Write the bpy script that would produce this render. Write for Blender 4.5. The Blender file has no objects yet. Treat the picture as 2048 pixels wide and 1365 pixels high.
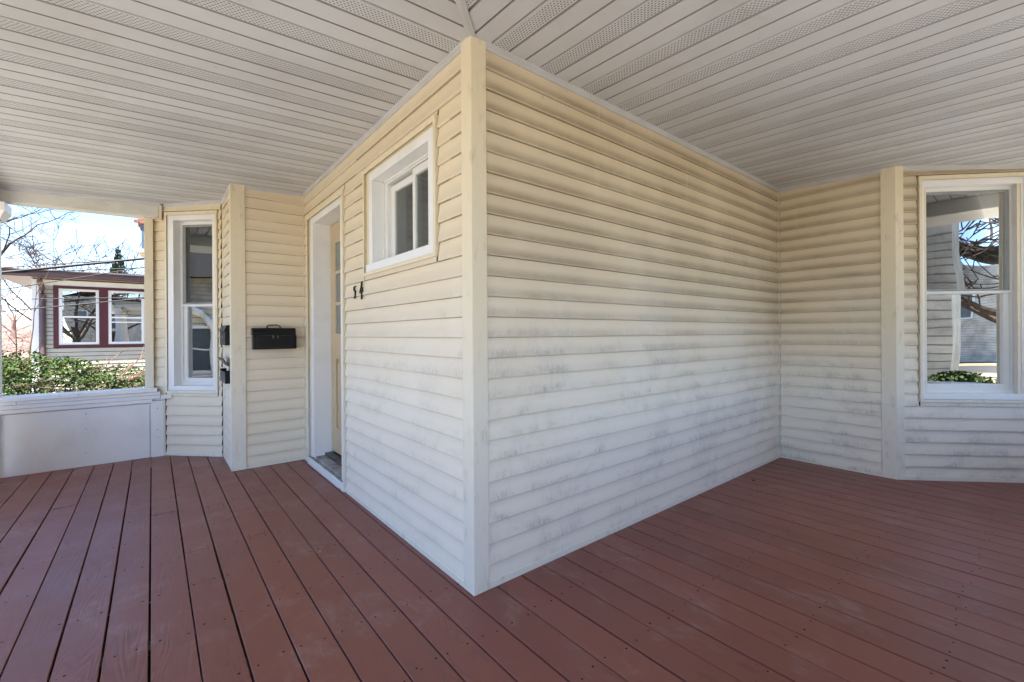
import bpy, math, random
from mathutils import Vector, Matrix
import numpy as np
R = random.Random(7)
S = bpy.context.scene
col = S.collection

# ------------------------------------------------------------------ camera
cam = bpy.data.cameras.new('camera'); camo = bpy.data.objects.new('camera', cam); col.objects.link(camo)
th = math.pi/4 + 0.1047; roll = -0.0065
F = Vector((math.cos(th), math.sin(th), 0)); Rt = Vector((math.sin(th), -math.cos(th), 0)); U = Vector((0, 0, 1))
R3 = Rt*math.cos(roll) + U*math.sin(roll); U3 = U*math.cos(roll) - Rt*math.sin(roll)
M4 = Matrix((R3, U3, -F)).transposed().to_4x4(); M4.translation = Vector((-1.2005, -1.7754, 1.246))
camo.matrix_world = M4
cam.sensor_width = 36; cam.lens = 888.3/2048*36; cam.shift_y = -14.1/2048
cam.clip_start = 0.05; cam.clip_end = 2000
S.camera = camo

# ------------------------------------------------------------------ world, sun, exposure
SUN_AZ = Vector((-0.66, -0.75)); SUN_EL = math.radians(72)
w = bpy.data.worlds.new('World'); S.world = w; w.use_nodes = True
nt = w.node_tree; nt.nodes.clear()
sky = nt.nodes.new('ShaderNodeTexSky'); sky.sky_type = 'NISHITA'; sky.sun_disc = False
sky.sun_elevation = SUN_EL; sky.sun_rotation = math.atan2(SUN_AZ.x, SUN_AZ.y)
sky.dust_density = 0.0; sky.air_density = 0.7; sky.ozone_density = 3.5
bg = nt.nodes.new('ShaderNodeBackground'); bg.inputs[1].default_value = 0.10
wo = nt.nodes.new('ShaderNodeOutputWorld')
nt.links.new(sky.outputs[0], bg.inputs[0]); nt.links.new(bg.outputs[0], wo.inputs[0])
sl = bpy.data.lights.new('sun', 'SUN'); sl.energy = 5.0; sl.angle = math.radians(0.5); sl.color = (1, 0.93, 0.82)
so = bpy.data.objects.new('sun', sl); col.objects.link(so)
sd = Vector((SUN_AZ.x*math.cos(SUN_EL), SUN_AZ.y*math.cos(SUN_EL), math.sin(SUN_EL)))
so.rotation_euler = sd.to_track_quat('Z', 'Y').to_euler(); so.location = (10, 10, 20)
S.view_settings.view_transform = 'Standard'; S.view_settings.look = 'None'
S.view_settings.exposure = 2.5; S.view_settings.gamma = 1; S.view_settings.use_curve_mapping = False
S.render.engine = 'CYCLES'
S.cycles.max_bounces = 10; S.cycles.diffuse_bounces = 5; S.cycles.glossy_bounces = 4; S.cycles.transparent_max_bounces = 8
S.cycles.sample_clamp_indirect = 6

# ------------------------------------------------------------------ node helper
class NT:
    def __init__(s, name):
        s.m = bpy.data.materials.new(name); s.m.use_nodes = True; s.t = s.m.node_tree
        s.b = s.t.nodes['Principled BSDF']; s.out = s.t.nodes['Material Output']
    def n(s, typ, **k):
        nd = s.t.nodes.new(typ)
        for a, v in k.items(): setattr(nd, a, v)
        return nd
    def lk(s, a, b):
        if isinstance(a, (int, float)): b.default_value = a
        elif isinstance(a, (tuple, list)): b.default_value = tuple(a) + ((1,) if len(a) == 3 and b.type == 'RGBA' else ())
        else: s.t.links.new(a, b)
    def math(s, op, a, b=0.0, c=None, clamp=False):
        nd = s.n('ShaderNodeMath', operation=op, use_clamp=clamp); s.lk(a, nd.inputs[0]); s.lk(b, nd.inputs[1])
        if c is not None: s.lk(c, nd.inputs[2])
        return nd.outputs[0]
    def mix(s, f, a, b):
        nd = s.n('ShaderNodeMix', data_type='RGBA'); s.lk(f, nd.inputs[0]); s.lk(a, nd.inputs[6]); s.lk(b, nd.inputs[7]); return nd.outputs[2]
    def pos(s):
        return s.n('ShaderNodeNewGeometry').outputs['Position']
    def sep(s, v):
        nd = s.n('ShaderNodeSeparateXYZ'); s.lk(v, nd.inputs[0]); return nd.outputs
    def comb(s, x, y, z):
        nd = s.n('ShaderNodeCombineXYZ'); s.lk(x, nd.inputs[0]); s.lk(y, nd.inputs[1]); s.lk(z, nd.inputs[2]); return nd.outputs[0]
    def scale(s, v, sc, off=None):
        nd = s.n('ShaderNodeMapping'); s.lk(v, nd.inputs[0]); nd.inputs['Scale'].default_value = sc
        if off is not None: s.lk(off, nd.inputs['Location'])
        return nd.outputs[0]
    def noise(s, v, sc=5, det=4, rough=0.55, dist=0.0):
        nd = s.n('ShaderNodeTexNoise'); s.lk(v, nd.inputs['Vector']); nd.inputs['Scale'].default_value = sc
        nd.inputs['Detail'].default_value = det; nd.inputs['Roughness'].default_value = rough; nd.inputs['Distortion'].default_value = dist
        return nd.outputs['Fac']
    def ss(s, v, a, b, lo=0.0, hi=1.0):
        nd = s.n('ShaderNodeMapRange', interpolation_type='SMOOTHSTEP'); s.lk(v, nd.inputs[0])
        for i, x in enumerate((a, b, lo, hi)): nd.inputs[i+1].default_value = x
        return nd.outputs[0]
    def bump(s, h, st=0.3, d=0.01, nrm=None):
        nd = s.n('ShaderNodeBump'); s.lk(h, nd.inputs['Height']); nd.inputs['Strength'].default_value = st; nd.inputs['Distance'].default_value = d
        if nrm is not None: s.lk(nrm, nd.inputs['Normal'])
        s.t.links.new(nd.outputs[0], s.b.inputs['Normal']); return nd.outputs[0]
    def set(s, col=None, rough=None, spec=None, metal=None):
        if col is not None: s.lk(col, s.b.inputs['Base Color'])
        if rough is not None: s.lk(rough, s.b.inputs['Roughness'])
        if spec is not None: s.b.inputs['Specular IOR Level'].default_value = spec
        if metal is not None: s.b.inputs['Metallic'].default_value = metal
        return s.m

COURSE = 0.1016; Z0 = 0.0113

def simple(name, c, rough=0.5, spec=0.4, var=0.12, sc=6.0, bump=0.0, metal=None):
    t = NT(name); p = t.pos(); n = t.noise(p, sc, 5)
    f = t.ss(n, 0.3, 0.75); c2 = tuple(x*(1-var*2.2) for x in c)
    t.set(t.mix(f, c, c2), rough, spec, metal)
    if bump: t.bump(t.noise(p, sc*8, 3), bump, 0.004)
    return t.m

def mat_siding():
    t = NT('cream_vinyl'); p = t.pos(); x, y, z = t.sep(p)
    cream = (0.80, 0.69, 0.525); grime_shade = (0.40, 0.32, 0.215); chalk = (0.83, 0.775, 0.68); grey = (0.33, 0.315, 0.30)
    u = t.math('SUBTRACT', x, y)                       # runs along every wall
    v = t.comb(u, t.math('ADD', x, y), z)
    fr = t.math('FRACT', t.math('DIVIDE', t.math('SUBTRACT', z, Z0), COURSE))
    low = t.ss(fr, 0.62, 0.10)                          # shading painted toward each course foot, along with settled dirt
    big = t.noise(t.scale(v, (0.9, 0.9, 1.4)), 1.3, 3)
    # dirt film streaked along the boards, with painted shade mixed in
    st = t.noise(t.scale(v, (6, 6, 60)), 2.0, 4, 0.6)
    g = t.math('MULTIPLY', low, t.math('MULTIPLY_ADD', st, 0.55, 0.28))
    g = t.math('MULTIPLY', g, t.ss(big, 0.30, 0.62, 0.68, 1.0), clamp=True)
    onb = t.math('GREATER_THAN', x, 0.02); ony = t.math('LESS_THAN', y, 0.02)
    right_shade_dirt = t.math('MULTIPLY', t.math('MULTIPLY', onb, ony), 1.0)  # right walls, coloured darker for their dimmer light and dirtier
    g = t.math('MULTIPLY', g, t.math('MULTIPLY_ADD', right_shade_dirt, 1.0, 0.40), clamp=True)
    g = t.math('ADD', g, t.math('MULTIPLY', right_shade_dirt, t.math('MULTIPLY', t.ss(z, 0.9, 1.9), t.ss(big, 0.25, 0.6, 0.12, 0.32))), clamp=True)
    c = t.mix(g, cream, grime_shade)
    # oxidised chalky lower part
    zz = t.math('ADD', z, t.math('MULTIPLY_ADD', t.noise(v, 1.1, 4), 1.1, -0.55))
    ch = t.ss(zz, 1.75, 0.55)
    dep = t.ss(y, 2.2, 2.9); ch = t.math('MULTIPLY', ch, t.math('SUBTRACT', 1.0, t.math('MULTIPLY', dep, 0.55)))
    c = t.mix(t.math('MULTIPLY', ch, 0.92), c, chalk)
    # grey soot smudges left in the hollows between wiped places
    n1 = t.noise(t.scale(v, (0.75, 0.75, 1.6)), 2.0, 7, 0.72, 0.5)
    n2 = t.noise(t.scale(v, (26, 26, 4)), 2.0, 5, 0.75, 0.8)
    sm = t.math('MULTIPLY', t.ss(n1, 0.44, 0.64), t.ss(n2, 0.34, 0.66, 0.2, 1.0))
    sm = t.math('MULTIPLY', sm, t.math('MULTIPLY_ADD', low, 0.7, 0.3)); sm = t.math('MULTIPLY', sm, t.math('MULTIPLY_ADD', right_shade_dirt, 0.4, 0.8))
    sm = t.math('MULTIPLY', sm, t.ss(zz, 1.7, 1.0))
    sm = t.math('MULTIPLY', sm, t.math('SUBTRACT', 1.0, t.math('MULTIPLY', dep, 0.75)))
    c = t.mix(t.math('MULTIPLY', sm, 0.62, clamp=True), c, grey)
    # pale wipe marks
    n3 = t.noise(t.scale(v, (7, 7, 3.2)), 2.6, 4, 0.6, 2.2)
    wp = t.math('MULTIPLY', t.ss(n3, 0.60, 0.68), t.ss(z, 1.6, 1.15))
    c = t.mix(t.math('MULTIPLY', wp, 0.55), c, (0.78, 0.77, 0.72))
    # sooty marks under the ceiling trim
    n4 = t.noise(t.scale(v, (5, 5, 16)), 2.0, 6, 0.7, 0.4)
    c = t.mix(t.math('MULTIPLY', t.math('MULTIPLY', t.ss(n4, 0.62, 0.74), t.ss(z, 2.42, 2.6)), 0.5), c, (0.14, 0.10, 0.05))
    vs = t.noise(t.comb(t.math('MULTIPLY', u, 7.0), 0.0, t.math('MULTIPLY', z, 0.5)), 1.0, 4, 0.6)
    c = t.mix(t.math('MULTIPLY', t.math('MULTIPLY', t.ss(vs, 0.58, 0.70), t.ss(z, 1.6, 2.3)), 0.22), c, (0.86, 0.80, 0.66))
    c = t.mix(t.math('MULTIPLY', t.ss(fr, 0.962, 0.99), 0.5), c, (0.16, 0.115, 0.06))  # contact shade of each lap painted in as a thin brown line
    c = t.mix(t.math('MULTIPLY', t.ss(fr, 0.05, 0.02), 0.5), c, (0.78, 0.74, 0.64))  # pale highlight painted along the bottom lip of each course
    t.set(c, 0.5, 0.35)
    h = t.noise(t.scale(v, (9, 9, 130)), 2.2, 3, 0.6)
    b = t.bump(h, 0.16, 0.002)
    return t.m

def mat_trimcream():
    t = NT('cream_trim'); p = t.pos(); x, y, z = t.sep(p)
    c = t.mix(t.ss(t.math('ADD', z, t.math('MULTIPLY_ADD', t.noise(p, 1.5, 3), 0.8, -0.4)), 1.7, 0.4), (0.78, 0.69, 0.52), (0.79, 0.755, 0.67))
    n = t.noise(t.scale(p, (7, 7, 2.5)), 3, 5, 0.65)
    c = t.mix(t.ss(n, 0.52, 0.8, 0, 0.5), c, (0.42, 0.37, 0.29))
    t.set(c, 0.48, 0.35); t.bump(t.noise(t.scale(p, (60, 60, 6)), 2, 3), 0.08, 0.002)
    return t.m

def mat_soffit(axis, v0, pitch):
    t = NT('soffit_vinyl_' + axis); p = t.pos(); x, y, z = t.sep(p)
    a, l = (y, x) if axis == 'x' else (x, y)           # a: across the panel, l: along it
    fr = t.math('FRACT', t.math('DIVIDE', t.math('SUBTRACT', a, v0), pitch))
    d = t.math('MULTIPLY', t.math('ABSOLUTE', t.math('SUBTRACT', fr, 0.5)), pitch)
    vent = t.math('LESS_THAN', d, 0.041)
    row = t.math('DIVIDE', t.math('SUBTRACT', a, v0), 0.0125); ri = t.math('FLOOR', row)
    rf = t.math('ABSOLUTE', t.math('SUBTRACT', t.math('FRACT', row), 0.5))
    lu = t.math('FRACT', t.math('ADD', t.math('DIVIDE', l, 0.0175), t.math('MULTIPLY', ri, 0.5)))
    lf = t.math('ABSOLUTE', t.math('SUBTRACT', lu, 0.5))
    slot = t.math('MULTIPLY', t.math('LESS_THAN', rf, 0.17), t.math('LESS_THAN', lf, 0.26))
    slot = t.math('MULTIPLY', slot, vent)
    n = t.noise(p, 1.4, 5, 0.6); n2 = t.noise(p, 22, 4, 0.7)
    c = t.mix(t.ss(n, 0.35, 0.7), (0.61, 0.625, 0.665), (0.53, 0.535, 0.56))
    gv = t.math('MINIMUM', t.math('ABSOLUTE', t.math('SUBTRACT', d, 0.0536)), t.math('ABSOLUTE', t.math('SUBTRACT', d, 0.1605)))
    c = t.mix(t.math('MULTIPLY', t.ss(gv, 0.0075, 0.0035), 0.7), c, (0.16, 0.145, 0.135))
    spots = t.ss(n2, 0.70, 0.76)
    c = t.mix(t.math('MULTIPLY', spots, 0.6), c, (0.16, 0.13, 0.10))
    stain = t.noise(t.scale(p, (3, 3, 3)), 1.0, 6, 0.7, 0.8)
    c = t.mix(t.ss(stain, 0.55, 0.8, 0, 0.35), c, (0.36, 0.31, 0.27))
    c = t.mix(slot, c, (0.03, 0.028, 0.026))
    t.set(c, 0.42, 0.4)
    return t.m

def mat_deck():
    t = NT('brown_deck_paint'); p = t.pos(); x, y, z = t.sep(p)
    oi = t.n('ShaderNodeObjectInfo'); rnd = oi.outputs['Random']
    off = t.comb(t.math('MULTIPLY', rnd, 37.0), t.math('MULTIPLY', rnd, 91.0), t.math('MULTIPLY', rnd, 13.0))
    q = t.n('ShaderNodeVectorMath', operation='ADD'); t.lk(p, q.inputs[0]); t.lk(off, q.inputs[1])
    # cathedral grain: contour lines of a stretched smooth field
    fld = t.noise(t.scale(q.outputs[0], (5.0, 0.6, 1)), 1.3, 2.5, 0.45, 0.3)
    ring = t.math('SINE', t.math('MULTIPLY', fld, 150.0))
    fine = t.noise(t.scale(q.outputs[0], (160, 5, 1)), 1.5, 3, 0.6)
    amp = t.math('MULTIPLY', t.ss(t.noise(q.outputs[0], 1.3, 3), 0.42, 0.66, 0.05, 1.0), t.ss(t.noise(q.outputs[0], 9, 4), 0.3, 0.6, 0.3, 1.0))
    leftness = t.ss(x, 0.4, -0.5, 0.25, 1.0)
    h = t.math('ADD', t.math('MULTIPLY', t.math('MULTIPLY', ring, 0.5), t.math('MULTIPLY', amp, leftness)), t.math('MULTIPLY', fine, 0.5))
    c = t.mix(rnd, (0.255, 0.083, 0.058), (0.205, 0.067, 0.047))
    c = t.mix(t.math('MULTIPLY', t.ss(ring, -0.2, -1.0), t.math('MULTIPLY', amp, t.math('MULTIPLY', leftness, 0.28))), c, (0.085, 0.035, 0.028))
    dust = t.noise(t.scale(p, (3, 3, 3)), 1.1, 6, 0.65, 0.7)
    dust2 = t.noise(t.scale(p, (14, 5, 3)), 1.5, 5, 0.7, 1.0)
    c = t.mix(t.math('MULTIPLY', t.ss(dust, 0.5, 0.72), t.ss(dust2, 0.4, 0.7, 0.1, 0.55)), c, (0.40, 0.27, 0.25))
    c = t.mix(t.ss(t.noise(t.scale(p, (9, 3, 3)), 1.2, 5, 0.7), 0.58, 0.78, 0, 0.65), c, (0.09, 0.038, 0.030))
    ro = t.math('MULTIPLY_ADD', t.noise(p, 4, 4), 0.28, 0.28)
    t.set(c, ro, 0.6); t.bump(h, 0.30, 0.003)
    return t.m

def mat_white(name='white_paint', base=(0.83, 0.83, 0.84), dirt=0.28):
    t = NT(name); p = t.pos()
    n = t.noise(p, 2.2, 6, 0.65, 0.3); n2 = t.noise(t.scale(p, (10, 10, 3)), 3, 5, 0.7)
    c = t.mix(t.ss(n, 0.45, 0.75, 0, dirt), base, (0.55, 0.54, 0.50))
    c = t.mix(t.ss(n2, 0.62, 0.78, 0, dirt*0.7), c, (0.40, 0.38, 0.34))
    t.set(c, 0.45, 0.4); t.bump(t.noise(t.scale(p, (7, 7, 50)), 3, 4), 0.1, 0.002)
    return t.m

def mat_glass(name, refl=0.4, warp=0.02, tint=(0.03, 0.035, 0.035), cl=0.5, wscale=2.2):
    t = NT(name); p = t.pos()
    n = t.n('ShaderNodeTexNoise'); t.lk(p, n.inputs['Vector']); n.inputs['Scale'].default_value = wscale; n.inputs['Detail'].default_value = 0.6
    g = t.n('ShaderNodeBsdfGlossy'); g.inputs['Roughness'].default_value = 0.0; g.inputs['Color'].default_value = (0.95, 0.98, 1, 1)
    b = t.n('ShaderNodeBump'); t.lk(n.outputs['Fac'], b.inputs['Height']); b.inputs['Strength'].default_value = 1.0; b.inputs['Distance'].default_value = warp
    t.t.links.new(b.outputs[0], g.inputs['Normal'])
    tr = t.n('ShaderNodeBsdfTransparent'); tr.inputs['Color'].default_value = (cl, cl*1.02, cl*1.0, 1)
    fr = t.n('ShaderNodeFresnel'); fr.inputs['IOR'].default_value = 1.5
    fac = t.math('MULTIPLY_ADD', fr.outputs[0], 0.8, refl, clamp=True)
    m = t.n('ShaderNodeMixShader'); t.lk(fac, m.inputs[0]); t.lk(tr.outputs[0], m.inputs[1]); t.lk(g.outputs[0], m.inputs[2])
    t.t.links.new(m.outputs[0], t.out.inputs['Surface'])
    return t.m

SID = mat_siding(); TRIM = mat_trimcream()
WHITE = mat_white(); WVIN = mat_white('white_vinyl', (0.76, 0.76, 0.76), 0.18)
DECK = mat_deck()
BACK = simple('wall_backing', (0.075, 0.06, 0.035), 0.9, 0.1)
STRIP = simple('ceiling_trim_vinyl', (0.60, 0.60, 0.62), 0.45, 0.4, 0.07, 3)
BEAM = mat_white('weathered_beam_wrap', (0.72, 0.71, 0.68), 0.95)
PANE_R = mat_glass('warped_pane_glass', 0.42, 0.004, wscale=1.7)
PANE_S = mat_glass('screened_pane_glass', 0.17, 0.004, cl=0.35, wscale=1.8)
PANE_W = mat_glass('small_window_glass', 0.06, 0.002, cl=0.75)
PANE_N = mat_glass('neighbour_pane_glass', 0.40, 0.006, cl=0.5, wscale=1.0)
DOORM = simple('tan_door_paint', (0.58, 0.455, 0.29), 0.42, 0.4, 0.06, 3)
FROST = simple('frosted_pane', (0.22, 0.25, 0.25), 0.25, 0.5, 0.08, 5)
ALU = simple('grey_screen_frame', (0.32, 0.33, 0.34), 0.4, 0.5)
SILLG = simple('weathered_grey_threshold', (0.40, 0.385, 0.37), 0.7, 0.25, 0.25, 9, 0.3)
METAL = simple('dark_threshold_metal', (0.085, 0.085, 0.09), 0.45, 0.5, 0.3, 12)
BLACK = simple('black_mailbox_metal', (0.004, 0.004, 0.0055), 0.35, 0.35, 0.1, 10)
BLACK2 = simple('black_mailbox_edge', (0.045, 0.045, 0.05), 0.4, 0.5, 0.1, 10)
BRASS = simple('worn_steel', (0.45, 0.44, 0.42), 0.3, 0.5, 0.1, 10, 0, 1.0)
PAPER = simple('white_paper', (0.8, 0.8, 0.8), 0.7, 0.2, 0.02)
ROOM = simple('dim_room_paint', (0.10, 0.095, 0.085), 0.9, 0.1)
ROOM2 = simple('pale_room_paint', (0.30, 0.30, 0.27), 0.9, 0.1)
NAILM = simple('nail_hole', (0.022, 0.010, 0.009), 0.8, 0.2)
NSID = simple('neighbour_cream_paint', (0.50, 0.475, 0.41), 0.6, 0.3, 0.05, 3)
MAROON = simple('maroon_paint', (0.085, 0.017, 0.022), 0.5, 0.4, 0.1, 5)
BROWNG = simple('brown_gutter_metal', (0.115, 0.065, 0.065), 0.4, 0.5, 0.1, 5)
SHING = simple('dark_asphalt_shingle', (0.03, 0.03, 0.036), 0.85, 0.2, 0.25, 30, 0.4)
BLUESH = simple('blue_grey_shingle', (0.10, 0.14, 0.21), 0.8, 0.2, 0.2, 8)
BRICK = simple('red_chimney_brick', (0.30, 0.14, 0.10), 0.85, 0.2, 0.2, 8)
BARK = simple('grey_brown_bark', (0.085, 0.065, 0.055), 0.9, 0.1, 0.2, 8)
TWIGM = simple('reddish_twig_bark', (0.17, 0.115, 0.09), 0.8, 0.2, 0.2, 8)
WIRE = simple('black_cable', (0.012, 0.013, 0.02), 0.5, 0.3)
SPRUCE = simple('spruce_needles', (0.05, 0.085, 0.045), 0.8, 0.2, 0.3, 9)
ROAD = simple('asphalt', (0.055, 0.055, 0.058), 0.9, 0.2, 0.15, 3, 0.3)
WALK = simple('concrete_walk', (0.42, 0.415, 0.40), 0.85, 0.2, 0.15, 2, 0.2)
PINKT = simple('far_bare_crowns', (0.34, 0.22, 0.19), 0.9, 0.1, 0.2, 0.6)
STONE = simple('pale_stone', (0.62, 0.56, 0.46), 0.8, 0.2, 0.15, 3, 0.3)
WHOUSE = simple('white_clapboard_paint', (0.66, 0.62, 0.54), 0.6, 0.3, 0.2, 2.2)  # strong mottle painted in for dappled light on the boards
DARKG = simple('dark_reflective_pane', (0.08, 0.10, 0.125), 0.08, 0.8, 0.05)

def mat_lawn():
    t = NT('winter_lawn'); p = t.pos()
    n = t.noise(p, 0.5, 6, 0.6); n2 = t.noise(p, 9, 5, 0.7)
    c = t.mix(t.ss(n, 0.35, 0.65), (0.27, 0.225, 0.145), (0.17, 0.165, 0.10)); c = t.mix(t.ss(n2, 0.4, 0.7, 0, 0.6), c, (0.18, 0.12, 0.06))
    t.set(c, 0.95, 0.1); t.bump(n2, 0.5, 0.05); return t.m
LAWN = mat_lawn()

def mat_leaf(name, cols):
    t = NT(name); p = t.pos(); geo = t.n('ShaderNodeNewGeometry'); r = geo.outputs['Random Per Island']
    rp = t.n('ShaderNodeValToRGB'); e = rp.color_ramp.elements
    e[0].position = 0; e[0].color = (*cols[0], 1); e[1].position = 1; e[1].color = (*cols[-1], 1)
    for i, c in enumerate(cols[1:-1]):
        q = e.new((i+1)/(len(cols)-1)); q.color = (*c, 1)
    t.lk(r, rp.inputs[0]); t.set(rp.outputs[0], 0.6, 0.25)
    t.b.inputs['Subsurface Weight'].default_value = 0.0
    return t.m
LEAF = mat_leaf('boxwood_leaves', [(0.010, 0.030, 0.004), (0.020, 0.055, 0.007), (0.045, 0.095, 0.012), (0.015, 0.045, 0.006), (0.065, 0.09, 0.013), (0.012, 0.035, 0.008), (0.10, 0.055, 0.013)])

# ------------------------------------------------------------------ mesh helper
class MB:
    def __init__(s): s.v = []; s.f = []
    def quadbox(s, P):                                   # 8 points: bottom 4 ccw, top 4 ccw
        k = len(s.v); s.v += [tuple(p) for p in P]
        s.f += [(k+3, k+2, k+1, k), (k+4, k+5, k+6, k+7), (k, k+1, k+5, k+4), (k+1, k+2, k+6, k+5), (k+2, k+3, k+7, k+6), (k+3, k, k+4, k+7)]
        return s
    def box(s, x0, x1, y0, y1, z0, z1):
        return s.quadbox([(x0, y0, z0), (x1, y0, z0), (x1, y1, z0), (x0, y1, z0), (x0, y0, z1), (x1, y0, z1), (x1, y1, z1), (x0, y1, z1)])
    def strip(s, A, B, close=False, caps=False):         # quads between two polylines
        k = len(s.v); n = len(A); s.v += [tuple(p) for p in A] + [tuple(p) for p in B]
        for i in range(n if close else n-1):
            j = (i+1) % n; s.f.append((k+i, k+j, k+n+j, k+n+i))
        if caps: s.f.append(tuple(k+i for i in range(n))[::-1]); s.f.append(tuple(k+n+i for i in range(n)))
        return s
    def tube(s, pts, rad, seg=6):
        pts = [Vector(p) for p in pts]; rings = []
        for i, p in enumerate(pts):
            d = (pts[min(i+1, len(pts)-1)] - pts[max(i-1, 0)]).normalized()
            a = d.orthogonal().normalized(); b = d.cross(a); r = rad[i] if isinstance(rad, (list, tuple)) else rad
            k = len(s.v); rings.append(k)
            for q in range(seg):
                t = 2*math.pi*q/seg; s.v.append(tuple(p + a*(r*math.cos(t)) + b*(r*math.sin(t))))
            if i:
                # match ring rotation cheaply
                for q in range(seg):
                    s.f.append((rings[-2]+q, rings[-2]+(q+1) % seg, k+(q+1) % seg, k+q))
        return s
    def disc(s, c, r, seg=6, ry=None):
        k = len(s.v); s.v += [(c[0]+r*math.cos(2*math.pi*i/seg), c[1]+(ry or r)*math.sin(2*math.pi*i/seg), c[2]) for i in range(seg)]; s.f.append(tuple(range(k, k+seg))); return s
    def obj(s, name, mat, parent=None, bevel=0, smooth=False, **pr):
        me = bpy.data.meshes.new(name); me.from_pydata(s.v, [], s.f); me.update()
        if smooth: me.polygons.foreach_set('use_smooth', [True]*len(me.polygons))
        me.materials.append(mat); o = bpy.data.objects.new(name, me); col.objects.link(o)
        if parent: o.parent = parent; o.matrix_parent_inverse = Matrix.Translation(-wloc(parent))
        for k, v in pr.items(): o[k] = v
        if bevel:
            b = o.modifiers.new('bevel', 'BEVEL'); b.width = bevel; b.segments = 2; b.limit_method = 'ANGLE'; b.angle_limit = math.radians(40)
        return o
def wloc(o):                                             # part meshes are drawn in world space
    return Vector(o.location) if o.type == 'EMPTY' else Vector((0, 0, 0))
def thing(name, label, cat, loc=(0, 0, 0), group=None):
    o = bpy.data.objects.new(name, None); o.location = loc; o.empty_display_size = 0.2; col.objects.link(o)
    o['label'] = label; o['category'] = cat
    if group: o['group'] = group
    return o
def struct(name, loc=(0, 0, 0)):
    o = bpy.data.objects.new(name, None); o.location = loc; col.objects.link(o); o['kind'] = 'structure'; return o

class Fr:                                                # a wall frame: s along, d outward, z up
    def __init__(s, P, u, n): s.P = Vector((P[0], P[1], 0)); s.u = Vector((*u, 0)).normalized(); s.n = Vector((*n, 0)).normalized()
    def p(s, a, d, z): q = s.P + s.u*a + s.n*d; return (q.x, q.y, z)
    def box(s, mb, a0, a1, d0, d1, z0, z1, z1b=None):
        zb = z1 if z1b is None else z1b
        return mb.quadbox([s.p(a0, d0, z0), s.p(a1, d0, z0), s.p(a1, d1, z0), s.p(a0, d1, z0), s.p(a0, d0, z1), s.p(a1, d0, zb), s.p(a1, d1, zb), s.p(a0, d1, z1)])
def zc(x, y): return 2.675 - 0.045*max(0.0, -x, -y)

PROF = [(0.0, 0.0150), (0.04, 0.0162), (0.10, 0.0160), (0.22, 0.0144), (0.36, 0.0120), (0.50, 0.0092), (0.64, 0.0066), (0.78, 0.0048), (0.90, 0.0038), (0.96, 0.0026), (1.0, 0.0005)]
def dep(t):
    for (a, da), (b, db) in zip(PROF, PROF[1:]):
        if t <= b: return da + (db-da)*(t-a)/(b-a)
    return PROF[-1][1]
def siding(fr, L0, L1, ztop, holes, parent, mat=SID, zbot=0.0, gap0=0.006, gap1=0.006, name='siding_board'):
    n = int((ztop-Z0)/COURSE)+1
    for k in range(n):
        zb = Z0 + k*COURSE; zt = min(zb+COURSE, ztop); zlo = max(zb, zbot)
        if zt - zlo < 0.004: continue
        br = sorted({L0, L1, *[q for h in holes for q in h[:2] if L0 < q < L1]})
        cells = []
        for a, b in zip(br, br[1:]):
            m = (a+b)/2; rng = [(zlo, zt)]
            for h in holes:
                if h[0] < m < h[1]:
                    new = []
                    for (p, q) in rng:
                        if h[3] <= p or h[2] >= q: new.append((p, q)); continue
                        if h[2] > p: new.append((p, h[2]))
                        if h[3] < q: new.append((h[3], q))
                    rng = new
            for r in rng:
                if r[1]-r[0] < 0.004: continue
                if cells and cells[-1][3:] == r and abs(cells[-1][1]-a) < 1e-6: cells[-1] = (cells[-1][0], b, 0) + r
                else: cells.append((a, b, 0) + r)
        for (a, b, _, p, q) in cells:
            if b - a < 0.012: continue
            ga = gap0 if abs(a-L0) < 1e-6 else 0.006; gb = gap1 if abs(b-L1) < 1e-6 else 0.006
            j = R.uniform(-0.0012, 0.0012)
            ts = sorted({(p-zb)/COURSE, (q-zb)/COURSE, *[t for t, _ in PROF if (p-zb)/COURSE < t < (q-zb)/COURSE]})
            pr = [(zb + t*COURSE, dep(t)) for t in ts]
            pr = [(pr[0][0], 0.001)] + pr
            mb = MB(); dj = R.uniform(-0.0008, 0.0008)
            mb.strip([fr.p(b-gb, d + (j if i else 0), z + dj*(0 if i > len(pr)-2 else 1)) for i, (z, d) in enumerate(pr)],
                     [fr.p(a+ga, d + (j if i else 0), z - dj*(0 if i > len(pr)-2 else 1)) for i, (z, d) in enumerate(pr)])
            mb.obj(name, mat, parent)
def backing(fr, L0, L1, z0, z1, holes, parent, name='wall', mat=BACK, th=0.05):
    mb = MB(); br = sorted({L0, L1, *[q for h in holes for q in h[:2] if L0 < q < L1]})
    for a, b in zip(br, br[1:]):
        m = (a+b)/2; rng = [(z0, z1)]
        for h in holes:
            if h[0] < m < h[1]:
                new = []
                for (p, q) in rng:
                    if h[3] <= p or h[2] >= q: new.append((p, q)); continue
                    if h[2] > p: new.append((p, h[2]))
                    if h[3] < q: new.append((h[3], q))
                rng = new
        for p, q in rng: fr.box(mb, a, b, -th, 0, p, q)
    return mb.obj(name, mat, parent)

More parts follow.
